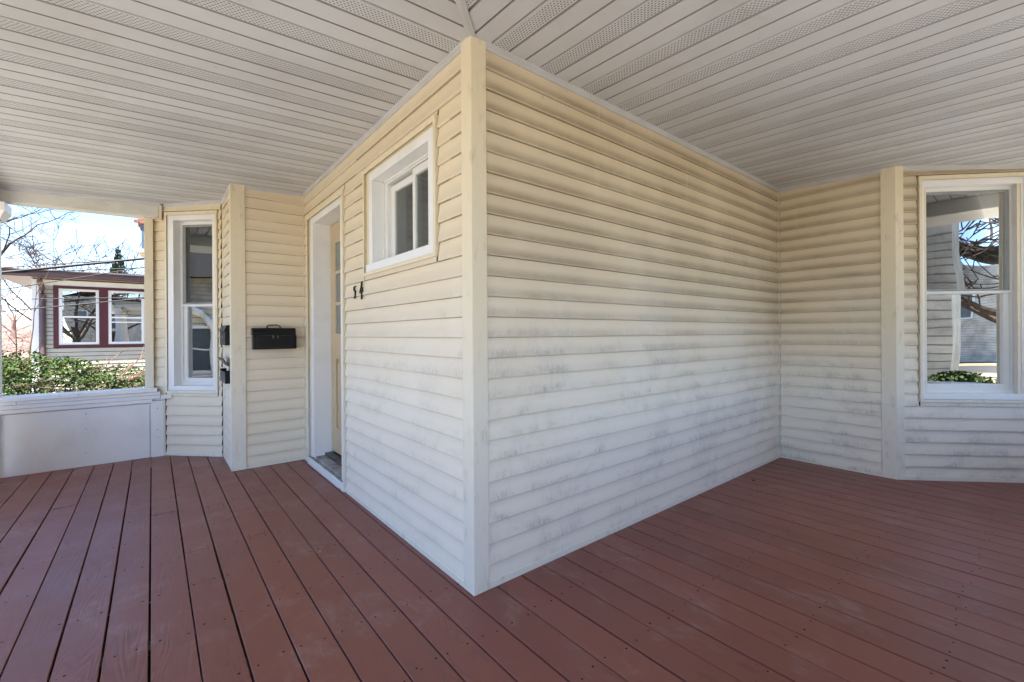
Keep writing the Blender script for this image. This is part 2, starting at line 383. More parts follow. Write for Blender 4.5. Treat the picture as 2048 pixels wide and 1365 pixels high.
# ================================================================== SETTING: ground, road, walk
G = -0.75
MB().box(-160, 160, -160, 160, G-0.5, G).obj('ground', LAWN, kind='structure')
MB().box(-160, 160, -30.5, -24.0, G, G+0.004).obj('road', ROAD, kind='structure')
MB().box(-160, 160, -22.6, -21.2, G, G+0.05).obj('pavement', WALK, kind='structure')
MB().box(-6.2, 9.0, -5.4, -3.2, G, G+0.05).obj('bounce_path', WALK, kind='structure')  # added pale paving that bounces neutral light into the porch
MB().box(-6.2, -3.2, -3.2, 40.0, G, G+0.0501).obj('bounce_drive', WALK, kind='structure')  # added pale strip beside the porch, also there to bounce light
mb = MB(); xs = [-120 + i*4 for i in range(61)]
rr = random.Random(3)
hp = [(x, 70 + 6*math.sin(x*0.05), 2.6 + 1.5*math.sin(x*0.037+1) + rr.uniform(-.3, .3)) for x in xs]
mb.strip([(x, 44, G-0.3) for x in xs], [(x, y, z) for x, y, z in hp]); mb.strip(hp, [(x, 130, 6 + 2*math.sin(x*0.02)) for x in xs])
mb.obj('hillside', simple('far_hill', (0.27, 0.215, 0.19), 0.95, 0.1, 0.2, 0.3), smooth=True, kind='structure')

# ================================================================== DECK
deck = struct('porch_deck', (0, 0, 0))
seams = [-2.36, -2.212, -2.070, -1.926, -1.783, -1.641, -1.500, -1.359, -1.216, -1.066, -0.923, -0.769, -0.623, -0.478, -0.333, -0.189, -0.045, 0.118, 0.276, 0.428, 0.574, 0.722, 0.870, 1.024]
while seams[-1] < 5.6: seams.append(seams[-1] + 0.1478 + R.uniform(-0.0015, 0.0015))
joints = {-2.070: 2.80, -1.783: 2.817, -1.216: 2.20, -1.066: 1.385, -0.769: 1.395, -0.923: 2.1}
nails = MB()
for i, (a, b) in enumerate(zip(seams, seams[1:])):
    y0, y1 = -2.42, (4.16 if a < -0.03 else 0.02)
    cuts = [y0, y1]
    for k, v in joints.items():
        if abs(k-a) < 0.01: cuts = [y0, v, y1]
    if a > 0.1 and i % 3 == 0: pass
    for (c, d) in zip(cuts, cuts[1:]):
        g = 0.0035 + R.uniform(-0.0008, 0.0012); g2 = 0.0025 + R.uniform(-0.0006, 0.0012)
        dz = R.uniform(-0.0012, 0.0012); e = 0.0022; e1 = 0.002 if c > y0 or len(cuts) == 3 else 0; w1 = R.uniform(-0.0008, 0.0008)
        x0, x1 = a+g, b-g2
        prof = [(x0, -0.03), (x0, dz-e), (x0+e, dz), (x1-e, dz), (x1, dz-e), (x1, -0.03)]
        n = 6; lines = []
        ys = [c + e1 + (d-c-2*e1)*q/n for q in range(n+1)]
        bend = [R.uniform(-0.0010, 0.0010) for _ in ys]
        m_ = MB()
        for q in range(n):
            m_.strip([(x+bend[q], ys[q], z) for x, z in prof], [(x+bend[q+1], ys[q+1], z) for x, z in prof])
        m_.f = [f[::-1] for f in m_.f]
        if e1 or cuts[0] != c or len(cuts) == 3:
            pass
        m_.obj('deck_board', DECK, deck)
        j = -2.3
        while j < d:
            if c+0.02 < j:
                for fx in (0.22, 0.78):
                    if R.random() < 0.9: nails.disc((a + (b-a)*fx + R.uniform(-.012, .012), j + R.uniform(-.018, .018), dz+0.0007), R.uniform(0.0038, 0.0056), 6)
                    if R.random() < 0.12: nails.disc((a + (b-a)*fx + R.uniform(-.02, .02), j + R.uniform(-.03, .03), dz+0.0007), R.uniform(0.002, 0.003), 6)
            j += 0.406
        if len(cuts) == 3:
            for s_ in (-0.025, 0.025):
                for fx in (0.2, 0.8): nails.disc((a+(b-a)*fx, cuts[1]+s_, dz+0.0007), 0.0042, 6)
nails.disc((-1.564, 0.709, 0.0010), 0.017, 9, 0.009)
nails.obj('nail_holes', NAILM, deck, kind='stuff')
mb = MB()
for k in range(17): y = -2.3 + k*0.406; mb.box(-2.38, 5.6 if y < 0 else 0.0, y-0.02, y+0.02, -0.19, -0.032)
mb.box(-2.42, 5.6, -2.46, -2.42, -0.2, 0.0); mb.box(-2.42, -2.38, -2.42, 4.3, -0.2, 0.0)
mb.obj('joist', simple('dark_joist', (0.03, 0.016, 0.012), 0.9, 0.1), deck)

# ================================================================== CEILING
ceil = struct('porch_ceiling', (0, 0, 0))
PITCH = 0.3215; VL = -0.041; VR = -0.003
SOFL = mat_soffit('x', VL, PITCH); SOFR = mat_soffit('y', VR, PITCH)
PP = [(0, .012), (.003, .012), (.0048, 0), (.1000, 0), (.1035, .012), (.1110, .012), (.1140, 0), (.2055, 0), (.2085, .012), (.2160, .012), (.2195, 0), (.3170, 0), (.3188, .012), (.3215, .012)]
OUT = 2.36
for k in range(-8, 14):
    v0 = VL + k*PITCH; A = []; B = []
    for v, h in PP:
        a = v0+v
        if a < -OUT: a = -OUT
        if a > 4.30: a = 4.30
        xi = min(0.0, a); A.append((-OUT, a, zc(-OUT, a)+h)); B.append((xi+0.001, a, zc(xi, a)+h))
    MB().strip(A, B).obj('soffit_panel', SOFL, ceil)
for k in range(-8, 17):
    v0 = VR + k*PITCH; A = []; B = []
    for v, h in PP:
        a = max(v0+v, -OUT); yi = min(0.0, a); A.append((a, -OUT, zc(a, -OUT)+h)); B.append((a, yi+0.001, zc(a, yi)+h))
    MB().strip(B, A).obj('soffit_panel', SOFR, ceil)
# hip strip over the mitre
mb = MB(); P = [(-0.021, 0.0), (-0.021, -0.008), (-0.003, -0.011), (0.003, -0.011), (0.021, -0.008), (0.021, 0.0)]
dg = Vector((1, -1, 0)).normalized()
mb.strip([tuple(Vector((-0.004, -0.004, 2.675)) + dg*a + U*h) for a, h in P], [tuple(Vector((-OUT, -OUT, zc(-OUT, -OUT))) + dg*a + U*h) for a, h in P])
mb.obj('mitre_strip', STRIP, ceil)
mb = MB(); mb.box(-2.6, 5.9, -2.6, 0.05, 2.70, 2.76); mb.box(-2.6, 0.05, 0.05, 4.5, 2.70, 2.76); mb.obj('roof_sheathing', SHING, ceil)
mb = MB(); SUN_BLOCK = 2.85  # unseen overhang added to keep sun patches off the visible deck
mb.quadbox([(-SUN_BLOCK, -SUN_BLOCK, 2.44), (5.9, -SUN_BLOCK, 2.44), (5.9, -2.44, 2.52), (-2.44, -2.44, 2.52), (-SUN_BLOCK, -SUN_BLOCK, 2.58), (5.9, -SUN_BLOCK, 2.58), (5.9, -2.44, 2.74), (-2.44, -2.44, 2.74)])
mb.quadbox([(-SUN_BLOCK, -SUN_BLOCK, 2.4401), (-2.44, -2.44, 2.52), (-2.44, 4.5, 2.52), (-SUN_BLOCK, 4.5, 2.4401), (-SUN_BLOCK, -SUN_BLOCK, 2.5801), (-2.44, -2.44, 2.7401), (-2.44, 4.5, 2.7401), (-SUN_BLOCK, 4.5, 2.5801)])
mb.obj('eave', WHITE, ceil)
def ctrim(fr, a0, a1, ext0=0, ext1=0):
    mb = MB(); A, B = fr.p(a0-ext0, 0, 0), fr.p(a1+ext1, 0, 0); za, zb = zc(A[0], A[1]), zc(B[0], B[1])
    pr = [(0, -0.034), (0.017, -0.034), (0.019, -0.031), (0.019, -0.0035), (0.023, -0.0005), (0.023, 0.004), (0, 0.004)]
    mb.strip([fr.p(a1+ext1, d, zb+h) for d, h in pr], [fr.p(a0-ext0, d, za+h) for d, h in pr], caps=True)
    mb.obj('ceiling_trim', STRIP, ceil)

# ================================================================== THE HOUSE
house = thing('clapboard_house', 'cream vinyl sided house whose boxed entry corner juts into the wraparound porch', 'house', (0, 0, 0))
FR_R = Fr((0, 0), (1, 0), (0, -1)); FR_L = Fr((0, 0), (0, 1), (-1, 0))
FR_M = Fr((-0.62, 3.03), (1, 0), (0, -1)); FR_T = Fr((-0.62, 3.03), (0, 1), (-1, 0))
FR_BL = Fr((-0.62, 3.665), (-1, 1), (-1, -1)); FR_K = Fr((3.67, 0), (0, -1), (-1, 0)); FR_BR = Fr((3.67, -0.90), (1, -1), (-1, -1))
ZT = 2.64
def trimbox(fr, a0, a1, d0, d1, z0, z1, parent=house, name='trim_strip', mat=TRIM, bev=0.0015):
    mb = MB(); fr.box(mb, a0, a1, d0, d1, z0, z1); return mb.obj(name, mat, parent, bevel=bev)
def cornerpost(x, y, sx, sy, wd, z1, name='corner_post'):    # L shaped outside corner, proud 20 mm
    mb = MB(); o = 0.020
    P = [(-o, -o), (wd, -o), (wd, 0.0), (0, 0), (0, wd), (-o, wd)]
    Q = [(x + a*sx, y + b*sy) for a, b in P]
    if sx*sy < 0: Q = Q[::-1]
    mb.strip([(a, b, 0.0) for a, b in Q], [(a, b, z1) for a, b in Q], close=True, caps=True)
    return mb.obj(name, TRIM, house, bevel=0.0035)
# --- right wall
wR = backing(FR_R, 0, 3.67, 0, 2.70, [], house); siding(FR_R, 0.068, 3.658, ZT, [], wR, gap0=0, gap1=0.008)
trimbox(FR_R, 0.07, 3.66, 0, 0.0175, 0, 0.033, name='starter_strip'); ctrim(FR_R, 0.0, 3.67, ext0=0.019)
cornerpost(0, 0, 1, 1, 0.070, 2.668)
# --- left wall with door and small window
DO = (1.845, 2.770, 0.0, 2.367); WI = (0.360, 1.285, 1.690, 2.375)
dJ = (1.800, 2.862, -0.1, 2.405); wJ = (0.318, 1.366, 1.664, 2.420)
wL = backing(FR_L, 0, 3.03, 0, 2.70, [(1.87, 2.712, 0, 2.33), (0.40, 1.245, 1.72, 2.335)], house)
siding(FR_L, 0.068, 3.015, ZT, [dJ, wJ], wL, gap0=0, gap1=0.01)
trimbox(FR_L, 0.07, 1.80, 0, 0.0175, 0, 0.033, name='starter_strip'); trimbox(FR_L, 2.865, 3.01, 0, 0.0175, 0, 0.033, name='starter_strip')
ctrim(FR_L, 0.0, 3.03, ext0=0.019)
# --- mailbox wall, return and left bay
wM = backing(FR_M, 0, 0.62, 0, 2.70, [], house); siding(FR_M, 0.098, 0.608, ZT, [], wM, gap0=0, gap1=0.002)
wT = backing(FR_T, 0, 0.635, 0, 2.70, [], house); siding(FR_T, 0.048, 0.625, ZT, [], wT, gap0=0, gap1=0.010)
trimbox(FR_T, 0.05, 0.635, 0, 0.0175, 0, 0.033, name='starter_strip'); trimbox(FR_M, 0.10, 0.61, 0, 0.0175, 0, 0.012, name='starter_strip')
mb = MB(); mb.box(-0.642, -0.522, 3.008, 3.03, 0, 2.65); mb.box(-0.642, -0.62, 3.03, 3.078, 0, 2.65); mb.obj('corner_post', TRIM, house, bevel=0.0035)
ctrim(FR_M, 0.0, 0.62, ext0=0.019); ctrim(FR_T, 0.0, 0.635, ext0=0.019)
bwo = (0.113, 0.561, 0.727, 2.455); bwJ = (0.062, 0.650, 0.655, 2.540)
wB = backing(FR_BL, 0, 0.82, 0, 2.72, [(0.09, 0.585, 0.70, 2.48)], house)
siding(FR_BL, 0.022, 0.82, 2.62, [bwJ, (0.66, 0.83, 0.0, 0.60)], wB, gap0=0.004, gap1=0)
trimbox(FR_BL, 0.02, 0.66, 0, 0.0175, 0, 0.033, name='starter_strip'); ctrim(FR_BL, 0.0, 0.80)
# inner corner strips
for (x0, x1, y0, y1, h) in ((3.652, 3.67, -0.017, 0.0, 2.645), (-0.018, 0.0, 3.013, 3.03, 2.645), (-0.638, -0.612, 3.645, 3.668, 2.63)):
    MB().box(x0, x1, y0, y1, 0, h).obj('inner_corner_strip', TRIM, house, bevel=0.002)
# --- right back wall and right bay
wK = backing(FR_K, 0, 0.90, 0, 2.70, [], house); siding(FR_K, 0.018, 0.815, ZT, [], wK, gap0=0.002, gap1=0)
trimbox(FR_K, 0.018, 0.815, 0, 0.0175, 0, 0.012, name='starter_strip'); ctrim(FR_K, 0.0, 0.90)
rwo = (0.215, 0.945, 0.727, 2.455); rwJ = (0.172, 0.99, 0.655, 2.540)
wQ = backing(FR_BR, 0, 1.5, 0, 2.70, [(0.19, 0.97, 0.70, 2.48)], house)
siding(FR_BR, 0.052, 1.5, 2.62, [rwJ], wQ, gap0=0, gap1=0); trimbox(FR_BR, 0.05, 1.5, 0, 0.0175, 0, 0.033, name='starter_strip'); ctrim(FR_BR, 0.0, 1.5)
mb = MB()
for fr, a, b in ((FR_K, 0.808, 0.907), (FR_BR, -0.008, 0.055)):
    pass
P = [FR_K.p(0.808, 0.0, 0), FR_K.p(0.808, 0.020, 0), FR_K.p(0.908, 0.020, 0), FR_BR.p(0.055, 0.020, 0), FR_BR.p(0.055, 0.0, 0), (3.67, -0.90, 0)]
mb.strip([(x, y, 0) for x, y, z in P], [(x, y, 2.64) for x, y, z in P], close=True, caps=True); mb.obj('corner_post', TRIM, house, bevel=0.003)
# body of the house above and behind the porch walls
mb = MB(); mb.box(0.06, 9, 1.2+0.9, 6.2, 2.78, 7.6); mb.box(0.06, 9, 0.3, 2.1, 2.78, 7.6); mb.box(3.9, 9, -1.6, 0.3, 2.78, 7.6)
mb.box(4.8, 9, -1.9, -1.85, -0.75, 2.78); mb.obj('upper_storey', NSID, house)
mb = MB(); mb.strip([(-0.3, -2.0, 7.6), (9.4, -2.0, 7.6)], [(-0.3, 2.6, 9.6), (9.4, 2.6, 9.6)]); mb.strip([(-0.3, 2.6, 9.6), (9.4, 2.6, 9.6)], [(-0.3, 6.6, 7.6), (9.4, 6.6, 7.6)]); mb.obj('roof', SHING, house)
mb = MB(); mb.box(-1.19, 9, 4.24, 4.26, -0.75, 2.78); mb.box(-0.62, -0.60, 4.26, 6.2, -0.75, 2.78); mb.box(-0.6, 9, 6.18, 6.2, -0.75, 7.6); mb.obj('rear_wall', NSID, house)

# ------------------------------------------------------------------ windows
def ring(fr, mb, a0, a1, z0, z1, wl, wr, wb, wt, d0, d1):
    fr.box(mb, a0, a0+wl, d0, d1, z0, z1); fr.box(mb, a1-wr, a1, d0, d1, z0, z1)
    fr.box(mb, a0+wl, a1-wr, d0, d1, z0, z0+wb); fr.box(mb, a0+wl, a1-wr, d0, d1, z1-wt, z1)
def jchannel(fr, J, parent, lip=0.022, dd=0.024, bottom=True):
    mb = MB(); a0, a1, z0, z1 = J
    z0_ = z0 if bottom else 0.0
    ring(fr, mb, a0, a1, z0_, z1, 0.008, 0.008, 0.008 if bottom else 0.0001, 0.008, 0.0, dd)          # outer wall of channel
    ring(fr, mb, a0+0.0001, a1-0.0001, z0_, z1-0.0001, lip, lip, lip if bottom else 0.0001, lip+0.01, dd, dd+0.003)
    ring(fr, mb, a0+0.008, a1-0.008, z0_+0.0005, z1-0.008, 0.06, 0.06, 0.06 if bottom else 0.0001, 0.05, 0.001, 0.004)
    return mb.obj('j_channel', TRIM, parent, bevel=0.0012)
def dhung(fr, O, J, rec, parent_label, sill=0.065, glassR=PANE_R, cw0=0.03, cw1=0.03):
    a0, a1, z0, z1 = O
    mb = MB(); ca0, ca1 = J[0]+0.024, J[1]-0.024
    fr.box(mb, ca0, a0, 0.0, 0.014, z0, J[3]-0.032); fr.box(mb, a1, ca1, 0.0, 0.014, z0, J[3]-0.032); fr.box(mb, a0, a1, 0.0, 0.014, z1, J[3]-0.032)
    # jambs
    fr.box(mb, a0-0.01, a0, -rec-0.08, 0.0, z0, z1); fr.box(mb, a1, a1+0.01, -rec-0.08, 0.0, z0, z1); fr.box(mb, a0, a1, -rec-0.08, 0.0, z1, z1+0.01)
    win = mb.obj('window', WHITE, house, bevel=0.0015)
    if parent_label: win['label'] = parent_label
    jchannel(fr, J, win)
    mb = MB(); fr.box(mb, ca0, ca1, -rec-0.08, 0.018, J[2]+0.024, z0); mb.obj('sill', WHITE, win, bevel=0.003)
    mb = MB(); ring(fr, mb, a0, a1, z0, z1, 0.022, 0.022, 0.028, 0.028, -rec-0.06, -rec); mb.obj('frame', WVIN, win, bevel=0.0015)
    zm = 1.592
    f0, f1 = a0+0.022, a1-0.022
    # upper sash sits outboard behind a grey screen frame
    mb = MB(); ring(fr, mb, f0, f1, zm-0.012, z1-0.028, 0.030, 0.030, 0.020, 0.022, -rec-0.028, -rec-0.006); mb.obj('screen_frame', ALU, win, bevel=0.001)
    mb = MB(); fr.box(mb, f0+0.028, f1-0.028, -rec-0.020, -rec-0.018, zm+0.006, z1-0.049); mb.obj('pane', PANE_S, win)
    mb = MB(); fr.box(mb, a0+0.018, a1-0.018, -rec-0.03, -rec+0.004, zm-0.030, zm-0.010); mb.obj('meeting_rail', WVIN, win, bevel=0.0015)
    mb = MB(); ring(fr, mb, f0, f1, z0+0.028, zm-0.03, 0.040, 0.040, 0.045, 0.004, -rec-0.045, -rec-0.015); mb.obj('sash', WVIN, win, bevel=0.0015)
    mb = MB(); fr.box(mb, f0+0.038, f1-0.038, -rec-0.034, -rec-0.031, z0+0.07, zm-0.032); mb.obj('pane', glassR, win)
    # dim room behind
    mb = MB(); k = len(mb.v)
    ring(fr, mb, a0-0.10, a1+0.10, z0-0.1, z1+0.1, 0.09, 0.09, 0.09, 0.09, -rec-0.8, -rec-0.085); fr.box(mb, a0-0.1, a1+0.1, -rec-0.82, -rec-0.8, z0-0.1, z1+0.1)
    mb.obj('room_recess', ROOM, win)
    return win
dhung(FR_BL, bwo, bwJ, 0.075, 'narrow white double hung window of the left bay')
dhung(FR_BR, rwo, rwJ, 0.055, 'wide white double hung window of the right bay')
# small sliding window
fr = FR_L; a0, a1, z0, z1 = 0.362, 1.226, 1.742, 2.318
mb = MB(); fr.box(mb, 1.224, 1.28, 0.0, 0.013, z0, 2.375); fr.box(mb, 0.342, 0.42, 0.0, 0.013, z0, 2.375); fr.box(mb, 0.42, 1.224, 0.0, 0.013, z1, 2.375)
fr.box(mb, 1.224, 1.234, -0.16, 0, z0, z1); fr.box(mb, 0.41, 0.42, -0.16, 0, z0, z1); fr.box(mb, 0.42, 1.224, -0.16, 0, z1, z1+0.01)
win = mb.obj('window', WHITE, house, bevel=0.0015, label='small high white sliding window beside the door')
jchannel(fr, wJ, win)
mb = MB(); fr.box(mb, 0.344, 1.340, -0.16, 0.016, 1.690, z0); mb.obj('sill', WHITE, win, bevel=0.002)
mb = MB(); ring(fr, mb, 0.42, 1.224, z0, z1, 0.02, 0.055, 0.026, 0.022, -0.13, -0.076); fr.box(mb, 0.42, 1.224, -0.076, -0.066, z1-0.012, z1); fr.box(mb, 1.212, 1.224, -0.076, -0.066, z0, z1)
mb.obj('frame', WVIN, win, bevel=0.0015)
mb = MB(); ring(fr, mb, 0.44, 0.79, z0+0.016, z1-0.03, 0.04, 0.036, 0.022, 0.045, -0.10, -0.078); mb.obj('sash', WVIN, win, bevel=0.0015)
mb = MB(); ring(fr, mb, 0.76, 1.17, z0+0.02, z1-0.04, 0.04, 0.055, 0.024, 0.045, -0.125, -0.104); mb.obj('sash', WVIN, win, bevel=0.0015)
mb = MB(); fr.box(mb, 0.475, 0.757, -0.091, -0.089, z0+0.03, z1-0.07); mb.obj('pane', PANE_W, win)
mb = MB(); fr.box(mb, 0.795, 1.12, -0.116, -0.114, z0+0.04, z1-0.08); mb.obj('pane', PANE_W, win)
mb = MB(); fr.box(mb, 0.655, 0.672, -0.135, -0.120, 1.93, 2.06); fr.box(mb, 0.64, 0.69, -0.15, -0.13, 1.92, 1.94); mb.obj('latch', WVIN, win, bevel=0.003)
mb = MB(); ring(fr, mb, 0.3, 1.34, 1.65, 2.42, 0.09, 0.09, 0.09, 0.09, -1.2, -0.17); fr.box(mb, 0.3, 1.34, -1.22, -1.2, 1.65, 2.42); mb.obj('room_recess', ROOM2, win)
mb = MB(); fr.box(mb, 0.56, 0.70, -0.30, -0.29, 1.75, 2.3); fr.box(mb, 0.98, 1.03, -0.5, -0.48, 1.75, 2.3); mb.obj('inner_jamb', WHITE, win)

# ------------------------------------------------------------------ door
mb = MB(); fr.box(mb, 2.684, 2.770, 0.0, 0.012, 0.085, 2.367); fr.box(mb, 1.823, 1.90, 0.0, 0.012, 0.06, 2.367); fr.box(mb, 1.90, 2.684, 0.0, 0.012, 2.308, 2.367)
fr.box(mb, 2.684, 2.70, -0.20, 0.0, 0.06, 2.31); fr.box(mb, 1.884, 1.90, -0.20, 0.0, 0.06, 2.31); fr.box(mb, 1.90, 2.684, -0.20, 0.0, 2.308, 2.324)
dr = mb.obj('door', WHITE, house, bevel=0.0015)
jchannel(fr, (1.800, 2.862, 0.0, 2.405), dr, lip=0.03, bottom=False)
mb = MB(); fr.box(mb, 2.770, 2.832, 0.0, 0.006, 0.0, 2.367); fr.box(mb, 1.82, 2.832, 0.0, 0.006, 2.367, 2.375); mb.obj('channel_web', TRIM, dr)
LX = -0.148
mb = MB(); L0, L1, LZ0, LZ1 = 1.905, 2.678, 0.135, 2.298
cols_ = [(2.02, 2.275), (2.318, 2.56)]
# stiles and rails around a recessed core
fr.box(mb, L0, L1, LX-0.045, LX-0.020, LZ0, LZ1)
zr = [LZ0, 0.36, 1.045, 1.235, 1.485, 1.51, 1.775, 1.80, 2.09, LZ1]
fr.box(mb, L0, 2.03, LX-0.020, LX, LZ0, LZ1); fr.box(mb, 2.545, L1, LX-0.020, LX, LZ0, LZ1)
for p, q in ((LZ0, 0.37), (1.02, 1.26), (1.525, 1.555), (1.82, 1.85), (2.115, LZ1)): fr.box(mb, 2.03, 2.545, LX-0.020, LX, p, q)
fr.box(mb, 2.275, 2.305, LX-0.020, LX-0.0005, 0.37, LZ1-0.1)
leaf = mb.obj('door_leaf', DOORM, dr, bevel=0.003)
for (p, q) in ((2.03, 2.275), (2.305, 2.545)):
    for (r_, s_) in ((1.26, 1.525), (1.555, 1.82), (1.85, 2.115)):
        mb = MB(); fr.box(mb, p, q, LX-0.019, LX-0.012, r_, s_); mb.obj('pane', FROST, dr)
    mb = MB(); fr.box(mb, p+0.03, q-0.03, LX-0.020, LX-0.006, 0.40, 0.99); mb.obj('panel', DOORM, dr, bevel=0.008)
mb = MB(); fr.box(mb, 1.90, 2.684, -0.20, -0.085, 0.03, 0.118); mb.obj('threshold', METAL, dr, bevel=0.004)
mb = MB(); mb.strip([fr.p(a, 0.03, z) for a, z in ((1.823, 0.0), (2.835, 0.0), (2.835, 0.058), (1.823, 0.058))], [fr.p(a, 0.0, z) for a, z in ((1.823, 0.0), (2.835, 0.0), (2.835, 0.066), (1.823, 0.066))], close=True, caps=True)
mb.obj('step_nosing', WHITE, dr)
mb = MB(); fr.box(mb, 1.90, 2.684, -0.085, -0.0005, 0.02, 0.094); fr.box(mb, 1.823, 2.835, 0.0, 0.020, 0.0, 0.070); mb.obj('step', SILLG, dr, bevel=0.002)
mb = MB(); fr.box(mb, 1.95, 1.985, LX, LX+0.05, 1.12, 1.16); mb.obj('handle', BRASS, dr, bevel=0.008)

# ================================================================== knee wall, posts, beams
kw = thing('porch_railing_wall', 'white painted solid railing wall with stacked cap boards at the end of the porch', 'railing', (-1.7, 4.2, 0))
mb = MB(); mb.box(-2.26, -1.225, 4.125, 4.15, 0.0, 0.555); mb.box(-2.3, -1.1, 4.15, 4.25, -0.2, 0.60); mb.obj('panel', WHITE, kw, bevel=0.002)
MB().box(-1.220, -1.112, 4.112, 4.15, -0.002, 0.575).obj('end_board', WHITE, kw, bevel=0.002)
MB().box(-2.26, -1.205, 4.108, 4.15, 0.563, 0.600).obj('cap_board', WHITE, kw, bevel=0.002)
MB().box(-2.26, -1.14, 4.104, 4.15, 0.602, 0.638).obj('cap_board', WHITE, kw, bevel=0.002)
MB().box(-2.26, -2.15, 4.100, 4.15, 0.640, 0.672).obj('cap_board', WHITE, kw, bevel=0.002)
MB().box(-2.148, -1.14, 4.100, 4.15, 0.640, 0.672).obj('cap_board', WHITE, kw, bevel=0.002)
MB().box(-2.27, -1.75, 4.085, 4.29, 0.674, 0.712).obj('cap_board', WHITE, kw, bevel=0.003)
MB().box(-1.748, -1.165, 4.085, 4.29, 0.674, 0.712).obj('cap_board', WHITE, kw, bevel=0.003)
MB().box(-1.135, -1.045, 4.060, 4.13, 0.598, 0.640).obj('shelf_end', WHITE, kw, bevel=0.003)
MB().box(-1.112, -1.098, 4.118, 4.15, 0.0, 0.598).obj('edge_strip', TRIM, kw)
screws = MB()
for (x, z) in ((-1.70, 0.505), (-1.70, 0.36), (-1.70, 0.13), (-1.16, 0.50), (-1.165, 0.28), (-1.16, 0.20)):
    screws.box(x-0.004, x+0.004, 4.1105 if x > -1.2 else 4.1235, 4.13, z-0.003, z+0.003)
screws.obj('screw_heads', simple('rust_screw', (0.12, 0.10, 0.09)), kw, kind='stuff')
def kneewall(name, x0, x1, y0, y1, label):
    t = thing(name, label, 'railing', ((x0+x1)/2, (y0+y1)/2, 0))
    MB().box(x0, x1, y0, y1, -0.2, 0.67).obj('panel', WHITE, t, bevel=0.002)
    MB().box(x0-0.03, x1+0.03, y0-0.03, y1+0.03, 0.672, 0.712).obj('cap_board', WHITE, t, bevel=0.003)
kneewall('porch_railing_wall', -2.38, -2.26, 2.9, 3.95, 'white solid railing wall along the open left side of the porch')
kneewall('porch_railing_wall', -0.9, 5.4, -2.38, -2.26, 'white solid railing wall along the open right side of the porch')
def post(x, y, label, w_=0.07, zt=2.30):
    t = thing('porch_post', label, 'post', (x, y, 0), 'white square posts along the open sides of the porch')
    MB().box(x-w_, x+w_, y-w_, y+w_, 0.0, zt).obj('shaft', WHITE, t, bevel=0.004)
    mb = MB(); mb.strip([(x-w_-.02, y-w_-.02, zt-.01), (x+w_+.02, y-w_-.02, zt-.01), (x+w_+.02, y+w_+.02, zt-.01), (x-w_-.02, y+w_+.02, zt-.01)],
        [(x-w_-.055, y-w_-.055, zt+.06), (x+w_+.055, y-w_-.055, zt+.06), (x+w_+.055, y+w_+.055, zt+.06), (x-w_-.055, y+w_+.055, zt+.06)], close=True, caps=True)
    mb.box(x-w_-.055, x+w_+.055, y-w_-.055, y+w_+.055, zt+.0601, zt+.135); mb.obj('capital', WHITE, t, bevel=0.002)
post(-2.325, 4.17, 'white square post with flared capital at the far left end of the porch')
post(-2.32, 1.0, 'white square post halfway along the open left side of the porch'); post(-2.32, -2.32, 'white square post at the outer corner of the porch')
post(1.4, -2.32, 'white square post on the right side opposite the sided corner'); post(5.45, -2.32, 'white square post opposite the right bay window')
bm = thing('porch_beam', 'weathered pale wrapped beam carrying the porch ceiling over the end opening', 'beam', (-1.75, 4.2, 2.47))
mb = MB(); mb.quadbox([(-2.40, 4.12, 2.455), (-1.145, 4.12, 2.478), (-1.145, 4.27, 2.478), (-2.40, 4.27, 2.455), (-2.40, 4.12, 2.70), (-1.145, 4.12, 2.70), (-1.145, 4.27, 2.70), (-2.40, 4.27, 2.70)]); mb.obj('wrap', BEAM, bm, bevel=0.003)
mb = MB(); A = [(-1.13, y, z) for y, z in ((4.12, 2.600), (4.10, 2.604), (4.092, 2.63), (4.12, 2.635))]
B = [(-2.36, y, z-0.052) for _, y, z in A]; mb.strip(A, B, close=True, caps=True); mb.obj('crown_strip', STRIP, bm)
mb = MB(); mb.box(-1.143, -1.118, 4.105, 4.20, 2.458, 2.615); mb.box(-1.20, -1.143, 4.105, 4.119, 2.458, 2.472); mb.obj('end_trim', TRIM, bm, bevel=0.001)
for (x0, x1, y0, y1, lb) in ((-2.42, -2.24, -2.42, 4.118, 'white beam above the open left side of the porch'), (-2.238, 5.6, -2.42, -2.24, 'white beam above the open right side of the porch')):
    t = thing('porch_beam', lb, 'beam', ((x0+x1)/2, (y0+y1)/2, 2.45)); MB().box(x0, x1, y0, y1, 2.436, 2.70).obj('wrap', WHITE, t)
# cream pilaster where the rail meets the bay
pl = thing('porch_pilaster', 'narrow cream pilaster standing on the white railing cap beside the bay', 'pilaster', (-1.22, 4.2, 0.71))
MB().box(-1.262, -1.190, 4.165, 4.26, 0.7125, 2.476).obj('shaft', TRIM, pl, bevel=0.003)

